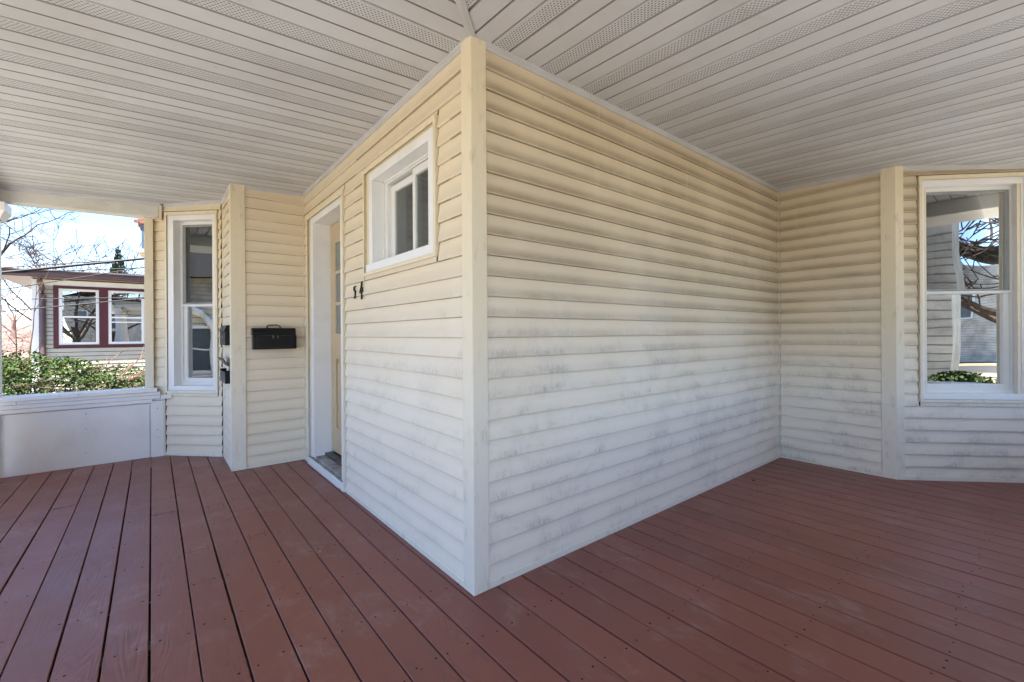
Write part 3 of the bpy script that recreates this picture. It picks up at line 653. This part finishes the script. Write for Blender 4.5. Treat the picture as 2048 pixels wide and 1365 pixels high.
# ================================================================== mailboxes, number, leaves
def mailbox(fr, a0, a1, z0, z1, d, label, lid_open=False, handle=True):
    c = fr.p((a0+a1)/2, 0, z0); t = thing('mailbox', label, 'mailbox', c)
    s0 = 0.004; W = a1-a0; H = z1-z0; zl = z0+H*0.66
    mb = MB()
    if lid_open:
        fr.box(mb, a0, a0+.003, s0, d, z0, zl+.02); fr.box(mb, a1-.003, a1, s0, d, z0, zl+.02); fr.box(mb, a0+.003, a1-.003, d-.003, d, z0, zl+.005); fr.box(mb, a0+.003, a1-.003, s0, s0+.003, z0, zl+.03); fr.box(mb, a0+.003, a1-.003, s0+.003, d-.003, z0, z0+.003)
    else: fr.box(mb, a0, a1, s0, d, z0, zl)
    mb.obj('box_body', BLACK, t, bevel=0.002)
    mb = MB()
    if lid_open:
        P = [(0.010, zl+.05), (0.014, zl+.048), (d+0.025, zl+.135), (d+0.018, zl+.140)]
        mb.strip([fr.p(a0, x, z) for x, z in P], [fr.p(a1, x, z) for x, z in P], close=True, caps=True)
    else:
        P = [(s0, zl+.001), (d+.006, zl+.001), (d+.004, zl+H*0.13), (d-.012, z1-.006), (d-.024, z1), (s0, z1)]
        mb.strip([fr.p(a0-.006, x, z) for x, z in P], [fr.p(a1-.006 if handle else a1, x, z) for x, z in P], close=True, caps=True)
    mb.obj('lid', BLACK, t, bevel=0.003)
    return t, zl
t, zl = mailbox(FR_M, 0.146, 0.518, 1.116, 1.318, 0.095, 'wide black letter box like a briefcase with carry handle, left of the door')
mb = MB(); p0, p1, q0, q1 = 0.178, 0.478, 1.134, 1.246; ring(FR_M, mb, p0, p1, q0, q1, 0.0025, 0.0025, 0.0025, 0.0025, 0.095, 0.0965); mb.obj('embossed_outline', BLACK2, t)
mb = MB(); mb.tube([FR_M.p(a, 0.06, z) for a, z in ((0.265, 1.312), (0.268, 1.336), (0.28, 1.344), (0.36, 1.346), (0.375, 1.338), (0.385, 1.312))], 0.006, 6); mb.obj('handle', BLACK, t, smooth=True)
mb = MB(); FR_M.box(mb, 0.305, 0.360, 0.096, 0.104, 1.212, 1.262); mb.obj('clasp', BLACK, t, bevel=0.003)
for a in (0.309, 0.349): mb = MB(); FR_M.box(mb, a, a+0.004, 0.104, 0.1055, 1.222, 1.246); mb.obj('clasp_pin', BRASS, t)
t, zl = mailbox(FR_T, 0.07, 0.455, 1.158, 1.345, 0.058, 'upper black letter box with closed lid and round lock, beside the left bay', handle=False)
mb = MB(); mb.tube([FR_T.p(0.2, 0.056, 1.235), FR_T.p(0.2, 0.064, 1.235)], 0.018, 10); k = len(mb.v); mb.f.append(tuple(range(k-10, k))); mb.obj('lock', BRASS, t)
t, zl = mailbox(FR_T, 0.07, 0.455, 0.800, 0.955, 0.058, 'lower black letter box with its lid propped open and paper inside, below the closed one', lid_open=True, handle=False)
sh = MB().strip([FR_T.p(0.11, 0.02, 0.85), FR_T.p(0.11, 0.03, 0.955), FR_T.p(0.11, 0.024, 0.958)], [FR_T.p(0.20, 0.02, 0.85), FR_T.p(0.19, 0.034, 0.95), FR_T.p(0.19, 0.028, 0.953)])
sh.obj('folded_paper', PAPER, None, label='folded white paper sticking out of the open black letter box', category='paper')
# house number 54
num = thing('house_number', 'black scripted metal house number 54 on the cream siding beside the door', 'house number', FR_L.p(1.49, 0, 1.56))
def ribbon(pts, wd, name):
    mb = MB(); fr = FR_L; L = []; Q = []
    for i, (a, z) in enumerate(pts):
        b, y_ = pts[min(i+1, len(pts)-1)]; c, x_ = pts[max(i-1, 0)]; dx, dz = b-c, y_-x_; l = math.hypot(dx, dz) or 1
        w_ = wd[i] if isinstance(wd, list) else wd; nx, nz = -dz/l*w_, dx/l*w_; L.append((a+nx, z+nz)); Q.append((a-nx, z-nz))
    A = L + Q[::-1]; mb.strip([fr.p(a, 0.012, z) for a, z in A], [fr.p(a, 0.024, z) for a, z in A], close=True)
    k = len(mb.v)-len(A); n = len(pts)
    for i in range(n-1): mb.f.append((k+i, k+i+1, k+2*n-2-i, k+2*n-1-i))
    mb.obj(name, BLACK, num); return mb
h = 1.506
five = [(-.012, .104), (.012, .110), (.030, .101), (.034, .075), (.036, .062), (.014, .068), (-.004, .060), (-.010, .040), (-.002, .020), (.016, .006), (.030, .008)]
ribbon([(1.565-a*.8, h+.01+z*.88) for a, z in [(a*-1*-1, z) for a, z in [(0.030, .107), (0.012, .106), (-.004, .098), (-.008, .070)]]][::1], [0.0022, 0.0036, 0.0043, 0.0036], 'digit_five')
ribbon([(1.565-a*.8, h+.01+z*.88) for a, z in ((-.008, .070), (.008, .074), (.022, .066), (.027, .048), (.022, .026), (.008, .010), (-.006, .006))], [0.0029, 0.0043, 0.0058, 0.0065, 0.0058, 0.0043, 0.0022], 'digit_five')
ribbon([(1.425-a*.8, h+.01+z*.88) for a, z in ((.020, .134), (.010, .100), (-.012, .070), (-.030, .044))], [0.0029, 0.0043, 0.0050, 0.0036], 'digit_four')
ribbon([(1.425-a*.8, h+.01+z*.88) for a, z in ((-.032, .042), (-.010, .046), (.020, .048), (.042, .056))], [0.0036, 0.0050, 0.0043, 0.0029], 'digit_four')
ribbon([(1.425-a*.8, h+.01+z*.88) for a, z in ((.028, .086), (.020, .050), (.014, .015), (.008, -.012))], [0.0036, 0.0058, 0.0050, 0.0029], 'digit_four')
# debris
LM = simple('dry_leaf', (0.42, 0.30, 0.20), 0.8, 0.2); LD = simple('dark_red_leaf', (0.05, 0.012, 0.015), 0.7, 0.3)
def leafobj(x, y, sz, m, rot, label):
    mb = MB(); P = [(-1, 0, 0), (-.4, .35, .18), (.3, .4, .12), (1, 0, .3), (.3, -.38, .2), (-.4, -.3, .1)]; c, s = math.cos(rot), math.sin(rot)
    top = [(x+(a*c-b*s)*sz, y+(a*s+b*c)*sz, 0.003+z*sz) for a, b, z in P]; mb.strip([(p[0], p[1], p[2]-0.0008) for p in top], top, close=True, caps=True)
    mb.obj('dried_leaf', m, None, label=label, category='leaf')
leafobj(-0.459, 0.905, 0.016, LM, 0.9, 'small pale dried leaf lying mid deck in front of the left wall')
leafobj(-0.03, 1.88, 0.020, LM, 1.9, 'curled pale leaf scrap at the foot of the wall beside the door step')
leafobj(3.03, -0.09, 0.030, LM, 0.4, 'pale brown dried leaf near the inner corner of the right wall')
leafobj(2.71, -0.15, 0.022, LD, 1.2, 'dark red leaf on the deck by the right wall')
leafobj(2.86, -0.035, 0.016, LD, 2.2, 'tiny dark red leaf against the base of the right wall')
leafobj(-0.37, 0.70, 0.008, LM, 2.4, 'tiny pale leaf fleck on the deck near the left wall')
leafobj(-0.62, 1.95, 0.010, LM, 0.2, 'tiny pale leaf fleck on the deck before the mailbox wall')

# ================================================================== NEIGHBOUR HOUSE seen through the end opening
Y = 13.5
nb = thing('neighbour_house', 'single storey cream clapboard house with maroon window surrounds beyond the hedge', 'house', (0, 16, G))
FN = Fr((-3.39, Y), (1, 0), (0, -1)); TOP = 2.62
holes = [(0.34, 2.34, 1.0, 2.48)]
wN = backing(FN, 0, 8, G, TOP+.1, [(0.43, 1.15, 1.04, 2.43), (1.32, 2.03, 1.04, 2.43)], nb, mat=BACK, th=0.1)
mb = MB(); k = 0; z = G
while z < 2.40:
    zt = z+COURSE
    for a, b in ([(0.1, 8)] if zt < 1.0 or z > 2.48 else [(0.1, 0.34), (2.20, 8)]):
        mb.strip([FN.p(b, .022, z), FN.p(b, .004, zt-.014)], [FN.p(a, .022, z), FN.p(a, .004, zt-.014)]); mb.strip([FN.p(b, 0, z), FN.p(b, .022, z)], [FN.p(a, 0, z), FN.p(a, .022, z)])  # gap above each board bares dark backing, standing in for lap shadow
    z = zt
mb.obj('clapboards', NSID, nb, kind='stuff')
mb = MB(); FN.box(mb, -0.02, 0.10, 0, 0.03, G, TOP); FN.box(mb, 0.10, 8, 0, 0.022, 2.485, TOP); mb.obj('corner_board', WHITE, nb)
MB().box(-3.39, -3.29, Y, Y+6, G, TOP+.1).obj('wall', NSID, nb)
mb = MB(); ez = 2.80
mb.strip([(-3.95, Y-.42, ez), (6.6, Y-.42, ez)], [(0.2, Y+3.2, 3.25), (3.5, Y+3.2, 3.25)]); mb.strip([(-3.95, Y+6.4, ez), (-3.95, Y-.42, ez)], [(0.2, Y+3.2, 3.25), (0.2, Y+3.2, 3.25)])
mb.obj('roof', SHING, nb)
mb = MB(); mb.box(-3.95, 6.6, Y-.42, Y+.0, 2.64, 2.66); mb.box(-3.95, -3.39, Y, Y+6, 2.64, 2.66); mb.obj('eave', BROWNG, nb)
mb = MB(); mb.box(-3.98, 6.6, Y-.50, Y-.42, 2.66, 2.80); mb.box(-4.0, 6.6, Y-.54, Y-.50, 2.775, 2.80); mb.box(-4.0, 6.6, Y-.52, Y-.50, 2.70, 2.73); mb.obj('gutter', BROWNG, nb, bevel=0.006)
mb = MB(); mb.tube([(-3.22, Y-.46, 2.70), (-3.22, Y-.44, 2.56), (-3.22, Y-.10, 2.38), (-3.22, Y-.06, 2.25), (-3.22, Y-.06, G)], 0.052, 8); mb.obj('downspout', BROWNG, nb, smooth=True)
mb = MB(); FN.box(mb, 0.34, 0.43, 0, .035, .99, 2.49); FN.box(mb, 1.15, 1.32, 0, .035, .99, 2.49); FN.box(mb, 2.03, 2.20, 0, .035, .99, 2.49); FN.box(mb, .43, 1.15, 0, .035, 2.42, 2.49); FN.box(mb, 1.32, 2.03, 0, .035, 2.42, 2.49); FN.box(mb, .43, 1.15, 0, .035, .99, 1.05); FN.box(mb, 1.32, 2.03, 0, .035, .99, 1.05)
mb.obj('window_surround', MAROON, nb)
for (a, b) in ((.43, 1.15), (1.32, 2.03)):
    mb = MB(); ring(FN, mb, a, b, 1.05, 2.42, .06, .06, .06, .05, -.04, .02); FN.box(mb, a+.06, b-.06, -.03, .015, 1.715, 1.755); wd = mb.obj('window', WVIN, nb)
    if a > 1: mb = MB(); FN.box(mb, a+.06, b-.06, -.02, .012, 1.60, 1.63); mb.obj('rail', WVIN, wd)
    for (p, q) in ((1.11, 1.715), (1.755, 2.37)): mb = MB(); FN.box(mb, a+.06, b-.06, -.03, -.025, p, q); mb.obj('pane', PANE_N, wd)
MB().box(-3.2, 2, Y+.8, Y+.85, G, 2.6).obj('room_wall', simple('tan_room', (0.30, 0.22, 0.13), .9, .1, .2, 2), nb)
# tower of a farther house, at the edge of the opening
tw = thing('far_turret', 'slim blue grey shingled turret with brick cap far behind, beside the cream pilaster', 'turret', (-1.25, 30, 0))
mb = MB(); mb.box(-1.64, 0.5, 30, 32, 6.05, 7.45); mb.obj('shaft', BLUESH, tw)
mb = MB(); mb.box(-1.72, 0.6, 29.9, 32.1, 7.45, 7.62); mb.box(-1.95, -1.72, 29.9, 30.2, 7.5, 7.62); mb.box(-1.80, 0.6, 29.9, 32.1, 7.62, 7.75); mb.obj('cap', BRICK, tw)
mb = MB(); mb.box(-1.74, 0.6, 29.9, 32.1, 5.9, 6.05); mb.box(-1.45, 0.4, 30.1, 31.9, -1, 5.8); mb.obj('base', WHOUSE, tw)

# ------------------------------------------------------------------ bare trees
def bare_tree(name, base, height, seed, label, spread=0.5, trunk=0.22, depth=6, lean=(0, 0), mat=BARK, low=0.25, mn=0.008, group=None, first=None):
    r = random.Random(seed); t = thing(name, label, 'tree', base, group)
    T = MB(); B = MB()
    def grow(mb, p, d, L, rad, lv):
        n = 4 if lv > 2 else 3; pts = [p]; q = Vector(p); dd = Vector(d)
        for i in range(n):
            dd = (dd + Vector((r.uniform(-1, 1), r.uniform(-1, 1), r.uniform(-.5, .8)))*0.20).normalized(); q = q + dd*(L/n); pts.append(q.copy())
        rad = max(rad, mn); r1 = max(rad*0.55, mn); mb.tube(pts, [rad + (r1-rad)*i/n for i in range(n+1)], 5 if lv > 3 else 3)
        if lv == 0: return
        for c in range(r.choice((2, 2, 3)) if lv > 1 else 3):
            k = r.choice(range(1, n+1)) if c else n
            ax = Vector((r.uniform(-1, 1), r.uniform(-1, 1), r.uniform(-.35, .6))).normalized()
            nd = (dd*(1-spread) + ax*spread*1.3).normalized()
            grow(B, pts[k], nd, L*r.uniform(.58, .82), rad*(0.5 if c else .58)*(1-.1*(n-k)), lv-1)
    b = Vector(base); q = b + Vector((lean[0], lean[1], height*low))
    T.tube([b, b+(q-b)*.5+Vector((.05, 0, 0)), q], [trunk*1.3, trunk, trunk*.85], 8)
    for i in range(5):
        a = i*1.26 + r.uniform(-.3, .3); grow(B, q - Vector((0, 0, r.uniform(0, height*low*.35))), Vector((math.cos(a)*.75, math.sin(a)*.75, r.uniform(.35, 1.0))).normalized(), height*.27, trunk*.48, depth-1)
    T.obj('trunk', mat, t, smooth=True); B.obj('crown', mat, t, kind='stuff')
    return t
bare_tree('bare_tree', (-6.6, 19.5, G), 8.5, 11, 'large bare tree spreading its branches left of the neighbour house', trunk=.22, depth=6, spread=.55)
bare_tree('bare_tree', (-8.6, 24, G), 15, 5, 'tall bare tree rising against the sky at the far left', trunk=.26, depth=6, spread=.45)
for i, (x, y, h, sd_, lb) in enumerate(((-5.5, 46, 14, 21, 'small far bare tree leftmost above the neighbour roof'), (-2.6, 52, 14.5, 22, 'far bare tree behind the middle of the neighbour roof'), (0.4, 50, 12, 23, 'far bare tree partly behind the spruce'), (-8.5, 55, 14, 24, 'far bare tree beyond the left tree'))):
    bare_tree('bare_tree', (x-2, y, G), h, sd_, lb, trunk=.16, depth=5, spread=.5, mn=.024, mat=PINKT if i == 3 else BARK)
# spruce tip
sp = thing('spruce_tree', 'dark spruce whose tip shows above the neighbour roof', 'tree', (-3.3, 46, G))
MB().tube([(-3.3, 46, G), (-3.3, 46, 8.2)], [.2, .02], 6).obj('trunk', BARK, sp)
mb = MB(); r = random.Random(9); zt = 8.35
for i in range(620):
    f = r.random()**.8; z = zt - f*9; rad = .12 + (zt-z)*.26; a = r.uniform(0, 6.283); l = rad*r.uniform(.5, 1.05)
    c, s = math.cos(a), math.sin(a); p0 = Vector((-3.3+c*l*.25, 46+s*l*.25, z)); p1 = Vector((-3.3+c*l, 46+s*l, z-l*.25+.12)); n = Vector((-s, c, 0))*.09
    mb.strip([p0-n*.4, p1-n], [p0+n*.4, p1+n*.6+Vector((0, 0, .1))]); mb.strip([p0, p1], [p0-Vector((0, 0, .12)), p1-Vector((0, 0, .18))])
mb.obj('crown', SPRUCE, sp, kind='stuff')
# far low thicket on the left
mb = MB(); r = random.Random(4)
for i in range(9000):
    x, y = r.uniform(-16, 2), r.uniform(30, 42); top = 0.9 + .8*math.sin(x*1.3)+.5*math.sin(x*3.1+y)
    z = G + r.random()**.7*(top-G+.8); a = r.uniform(0, 6.28); l = r.uniform(.15, .5)
    p = Vector((x, y, z)); d = Vector((math.cos(a)*l, math.sin(a)*l, r.uniform(-.1, .5))); n = Vector((0, 0, .018)); mb.strip([p, p+d], [p+n, p+d+n])
mb.obj('far_thicket', PINKT, kind='stuff', label='pinkish brown tangle of far bare thicket left of the neighbour house', category='thicket')
# dark evergreen mass
def leafmass(name, mat, n, fn, sz, parent=None, seed=1, **pr):
    r = np.random.RandomState(seed); P = fn(r, n); n = len(P)
    d = r.normal(size=(n, 3)); d /= np.linalg.norm(d, axis=1)[:, None]; e = np.cross(d, r.normal(size=(n, 3))); e /= np.linalg.norm(e, axis=1)[:, None]
    s = (sz*r.uniform(.6, 1.3, n))[:, None]
    V = np.stack([P-d*s, P+e*s*.5, P+d*s, P-e*s*.5], 1).reshape(-1, 3)
    me = bpy.data.meshes.new(name); me.vertices.add(len(V)); me.vertices.foreach_set('co', V.astype(np.float32).ravel())
    me.loops.add(4*n); me.loops.foreach_set('vertex_index', np.arange(4*n, dtype=np.int32)); me.polygons.add(n)
    me.polygons.foreach_set('loop_start', np.arange(0, 4*n, 4, dtype=np.int32)); me.update(calc_edges=True); me.materials.append(mat)
    o = bpy.data.objects.new(name, me); col.objects.link(o)
    if parent: o.parent = parent; o.matrix_parent_inverse = Matrix.Translation(-Vector(parent.location))
    for k, v in pr.items(): o[k] = v
    return o
DKLEAF = mat_leaf('yew_leaves', [(0.02, 0.035, 0.015), (0.03, 0.055, 0.02), (0.05, 0.05, 0.03)])
def yew(r, n):
    u = r.uniform(0, 1, n); a = r.uniform(0, 6.283, n); h = r.uniform(0, 1, n); rad = 1.5*np.sqrt(1-h**2)*u**.4*(1+.2*np.sin(5*a))
    return np.stack([-5.2+rad*np.cos(a), 17+rad*np.sin(a), G+h*1.75+r.normal(0, .06, n)], 1)
yw = thing('yew_bush', 'dark evergreen bush left of the neighbour house corner', 'bush', (-5.2, 17, G)); leafmass('foliage', DKLEAF, 9000, yew, .05, yw, 3, kind='stuff')
# hedge right behind the end rail
hd = thing('boxwood_hedge', 'broad leafy green hedge just beyond the white end railing', 'hedge', (-2.5, 6.3, G))
def hedge(r, n):
    x = r.uniform(-7, -0.65, n*2); y = r.uniform(4.7, 7.9, n*2)
    top = .80 + .10*np.sin(x*2.3+1) + .07*np.sin(x*5.1+y*2) + .05*np.sin(y*7) - .25*np.clip(4.9-y, 0, 1) + .05*np.sin(x*13+y*9)
    k = r.uniform(0, 1, n*2); z = top - (k**2.2)*.75 - .10*np.clip((x+1.9), 0, 2)
    lump = np.sin(x*9+y*4)*np.sin(y*8-x*5+z*6)+r.normal(0, .5, n*2)
    keep = lump > -.1; P = np.stack([x, y, z], 1)[keep]
    P[:, 2] += (r.uniform(0, 1, len(P)) > .985)*r.uniform(0, .16, len(P)); return P
leafmass('foliage', LEAF, 46000, hedge, .021, hd, 5, kind='stuff')
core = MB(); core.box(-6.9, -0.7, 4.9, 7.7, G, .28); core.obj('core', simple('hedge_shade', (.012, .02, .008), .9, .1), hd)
r = random.Random(31)
def stems(name, base, n, lab, az, el, L, rad, mat, seed, cat='shrub', z0=.45):
    r = random.Random(seed); t = thing(name, lab, cat, base); mb = MB()
    for i in range(n):
        a = az + r.uniform(-.35, .35); e = el + r.uniform(-.3, .3); l = L*r.uniform(.6, 1.1); p = Vector(base) + Vector((r.uniform(-.25, .25), r.uniform(-.15, .15), z0-base[2])); d = Vector((math.cos(a)*math.cos(e), math.sin(a)*math.cos(e), math.sin(e))); pts = [p]
        for k in range(7): d = (d + Vector((r.uniform(-.09, .09), r.uniform(-.09, .09), r.uniform(-.10, .03)))).normalized(); pts.append(pts[-1]+d*l/7)
        mb.tube(pts, [rad*(1-.11*k) for k in range(8)], 5)
        for k in (2, 3, 4, 5, 6):
            if r.random() < .8:
                q = pts[k]; dd = (d + Vector((r.uniform(-.6, .6), r.uniform(-.6, .6), r.uniform(-.2, .6)))).normalized(); mb.tube([q, q+dd*l*.12, q+dd*l*.22+Vector((0, 0, .02))], [rad*.45, rad*.35, rad*.15], 4)
    mb.obj('stems', mat, t); return t
stems('bare_shrub', (-1.75, 6.0, G), 11, 'arching bare stems rising from the right part of the hedge', 0.25, .62, 1.25, .010, TWIGM, 2, z0=.55)
stems('bare_shrub', (-2.3, 5.2, G), 4, 'long grey twigs lying across the front of the hedge', 0.15, .08, 1.3, .010, BARK, 8, z0=.74)
stems('bare_sapling', (-3.0, 8.4, G), 3, 'upright reddish sapling stems in front of the neighbour downspout', 1.5, 1.4, 1.9, .013, TWIGM, 5, z0=.3)
stems('bare_sapling', (-4.05, 9.2, G), 5, 'upright reddish saplings at the left edge of the hedge', 1.5, 1.35, 1.9, .013, TWIGM, 6, z0=.3)
# power lines
def wire(p, q, sag, rad, label):
    pts = [Vector(p).lerp(Vector(q), i/14) - Vector((0, 0, sag*4*(i/14)*(1-i/14))) for i in range(15)]
    MB().tube(pts, rad, 5).obj('power_line', WIRE, None, smooth=True, label=label, category='cable')
wire((-8.94, 9.5, 1.01), (2.93, 9.5, 3.75), 0.0, 0.026, 'thick twisted black service cable rising to the right across the neighbour roof')
wire((-8.94, 9.5, 1.37), (2.93, 9.5, 3.6), 0.03, 0.009, 'thin black cable just above the thick service cable')
wire((-8.94, 9.5, 1.64), (2.93, 9.5, 3.23), 0.08, 0.009, 'thin black cable sagging between the upper cables')
wire((-8.94, 9.5, 0.37), (2.93, 9.5, 3.87), 0.02, 0.009, 'thin black cable slanting steeply across the neighbour eave and corner board')
wire((-8.93, 9.5, 1.56), (2.92, 9.5, 2.28), 0.02, 0.008, 'upper of two thin black cables crossing the neighbour windows')
wire((-8.94, 9.5, 0.79), (2.92, 9.5, 2.73), 0.05, 0.01, 'lower of two thin black cables crossing the neighbour windows')

# ================================================================== what the bay windows mirror: houses and trees across
def far_house(name, label, x0, x1, y0, y1, h, mat, face, roofm=SHING):
    t = thing(name, label, 'house', ((x0+x1)/2, (y0+y1)/2, G)); MB().box(x0, x1, y0, y1, G, h).obj('wall', mat, t)
    mb = MB(); xm = (x0+x1)/2; mb.strip([(x0-.4, y0-.4, h), (x0-.4, y1+.4, h)], [(xm, y0-.4, h+2.4), (xm, y1+.4, h+2.4)]); mb.strip([(xm, y0-.4, h+2.4), (xm, y1+.4, h+2.4)], [(x1+.4, y0-.4, h), (x1+.4, y1+.4, h)]); mb.obj('roof', roofm, t)
    fr = Fr((x0, y1), (1, 0), (0, 1)) if face == 'y' else Fr((x1, y0), (0, 1), (1, 0)); L = (x1-x0) if face == 'y' else (y1-y0)
    mb = MB(); z = G
    while z < h-.1: fr.box(mb, 0, L, 0, .012, z, z+.02) ; z += .16
    mb.obj('board_edges', simple('board_shadow_edge', tuple(c*.45 for c in (0.6, .56, .5))), t, kind='stuff')
    n = max(2, int(L/2.2))
    for lv in ((2.15, 5.2) if face == 'y' else (0.0, 3.2)):
        if lv + 1.6 > h: continue
        for i in range(n):
            a = L*(i+.5)/n; mb = MB(); ring(fr, mb, a-.5, a+.5, lv, lv+1.6, .09, .09, .09, .09, 0, .05); fr.box(mb, a-.41, a+.41, .0, .04, lv+.78, lv+.83); wd = mb.obj('window', WVIN, t)
            mb = MB(); fr.box(mb, a-.41, a+.41, .012, .02, lv+.09, lv+1.51); mb.obj('pane', DARKG, wd)
    return t
far_house('street_house', 'cream clapboard house across the right side lawn, seen only as a window reflection', -1.0, 3.38, -8.6, -7.5, 6.2, WHOUSE, 'y')
far_house('street_house', 'white gabled house beyond the road, seen only as a window reflection', -8, 4.2, -46, -36, 5.5, WHOUSE, 'y')
sth = far_house('street_house', 'pale stone house facing the left side of the porch, seen only as a window reflection', -22, -13.5, -1, 7.5, 3.3, STONE, 'x')
for yc in (1.6, 3.6, 5.6):
    mb = MB(); pts = [(-13.35, yc-.85, G), (-13.35, yc-.85, 1.2)] + [(-13.35, yc-.85*math.cos(a), 1.2+.95*math.sin(a)) for a in [math.pi*i/10 for i in range(1, 10)]] + [(-13.35, yc+.85, 1.2), (-13.35, yc+.85, G)]
    mb.tube(pts, .14, 6); mb.obj('arch', WVIN, sth)
bare_tree('bare_tree', (-3.5, -18, G), 10, 41, 'bare front lawn tree, seen only as a window reflection', trunk=.22, depth=5)
bare_tree('bare_tree', (4.2, -14.5, G), 10, 42, 'bare side lawn tree, seen only as a window reflection', trunk=.2, depth=6, mn=.02, spread=.6)
bare_tree('bare_tree', (-4.8, -8.0, G), 10, 44, 'bare tree by the added drive, mirrored in the neighbour windows', trunk=.2, depth=6, mn=.015)
ab = thing('porch_shrub', 'low leafy green shrub outside the right side railing, mirrored in the right bay window', 'shrub', (3.9, -3.4, G))
def shrub(r, n):
    a = r.uniform(0, 6.283, n); h = r.uniform(0, 1, n); rad = .8*np.sqrt(1-h**3)*r.uniform(.3, 1, n)
    return np.stack([3.9+rad*np.cos(a), -3.4+rad*np.sin(a)*.8, G+h*1.5], 1)
leafmass('foliage', LEAF, 7000, shrub, .03, ab, 12, kind='stuff')
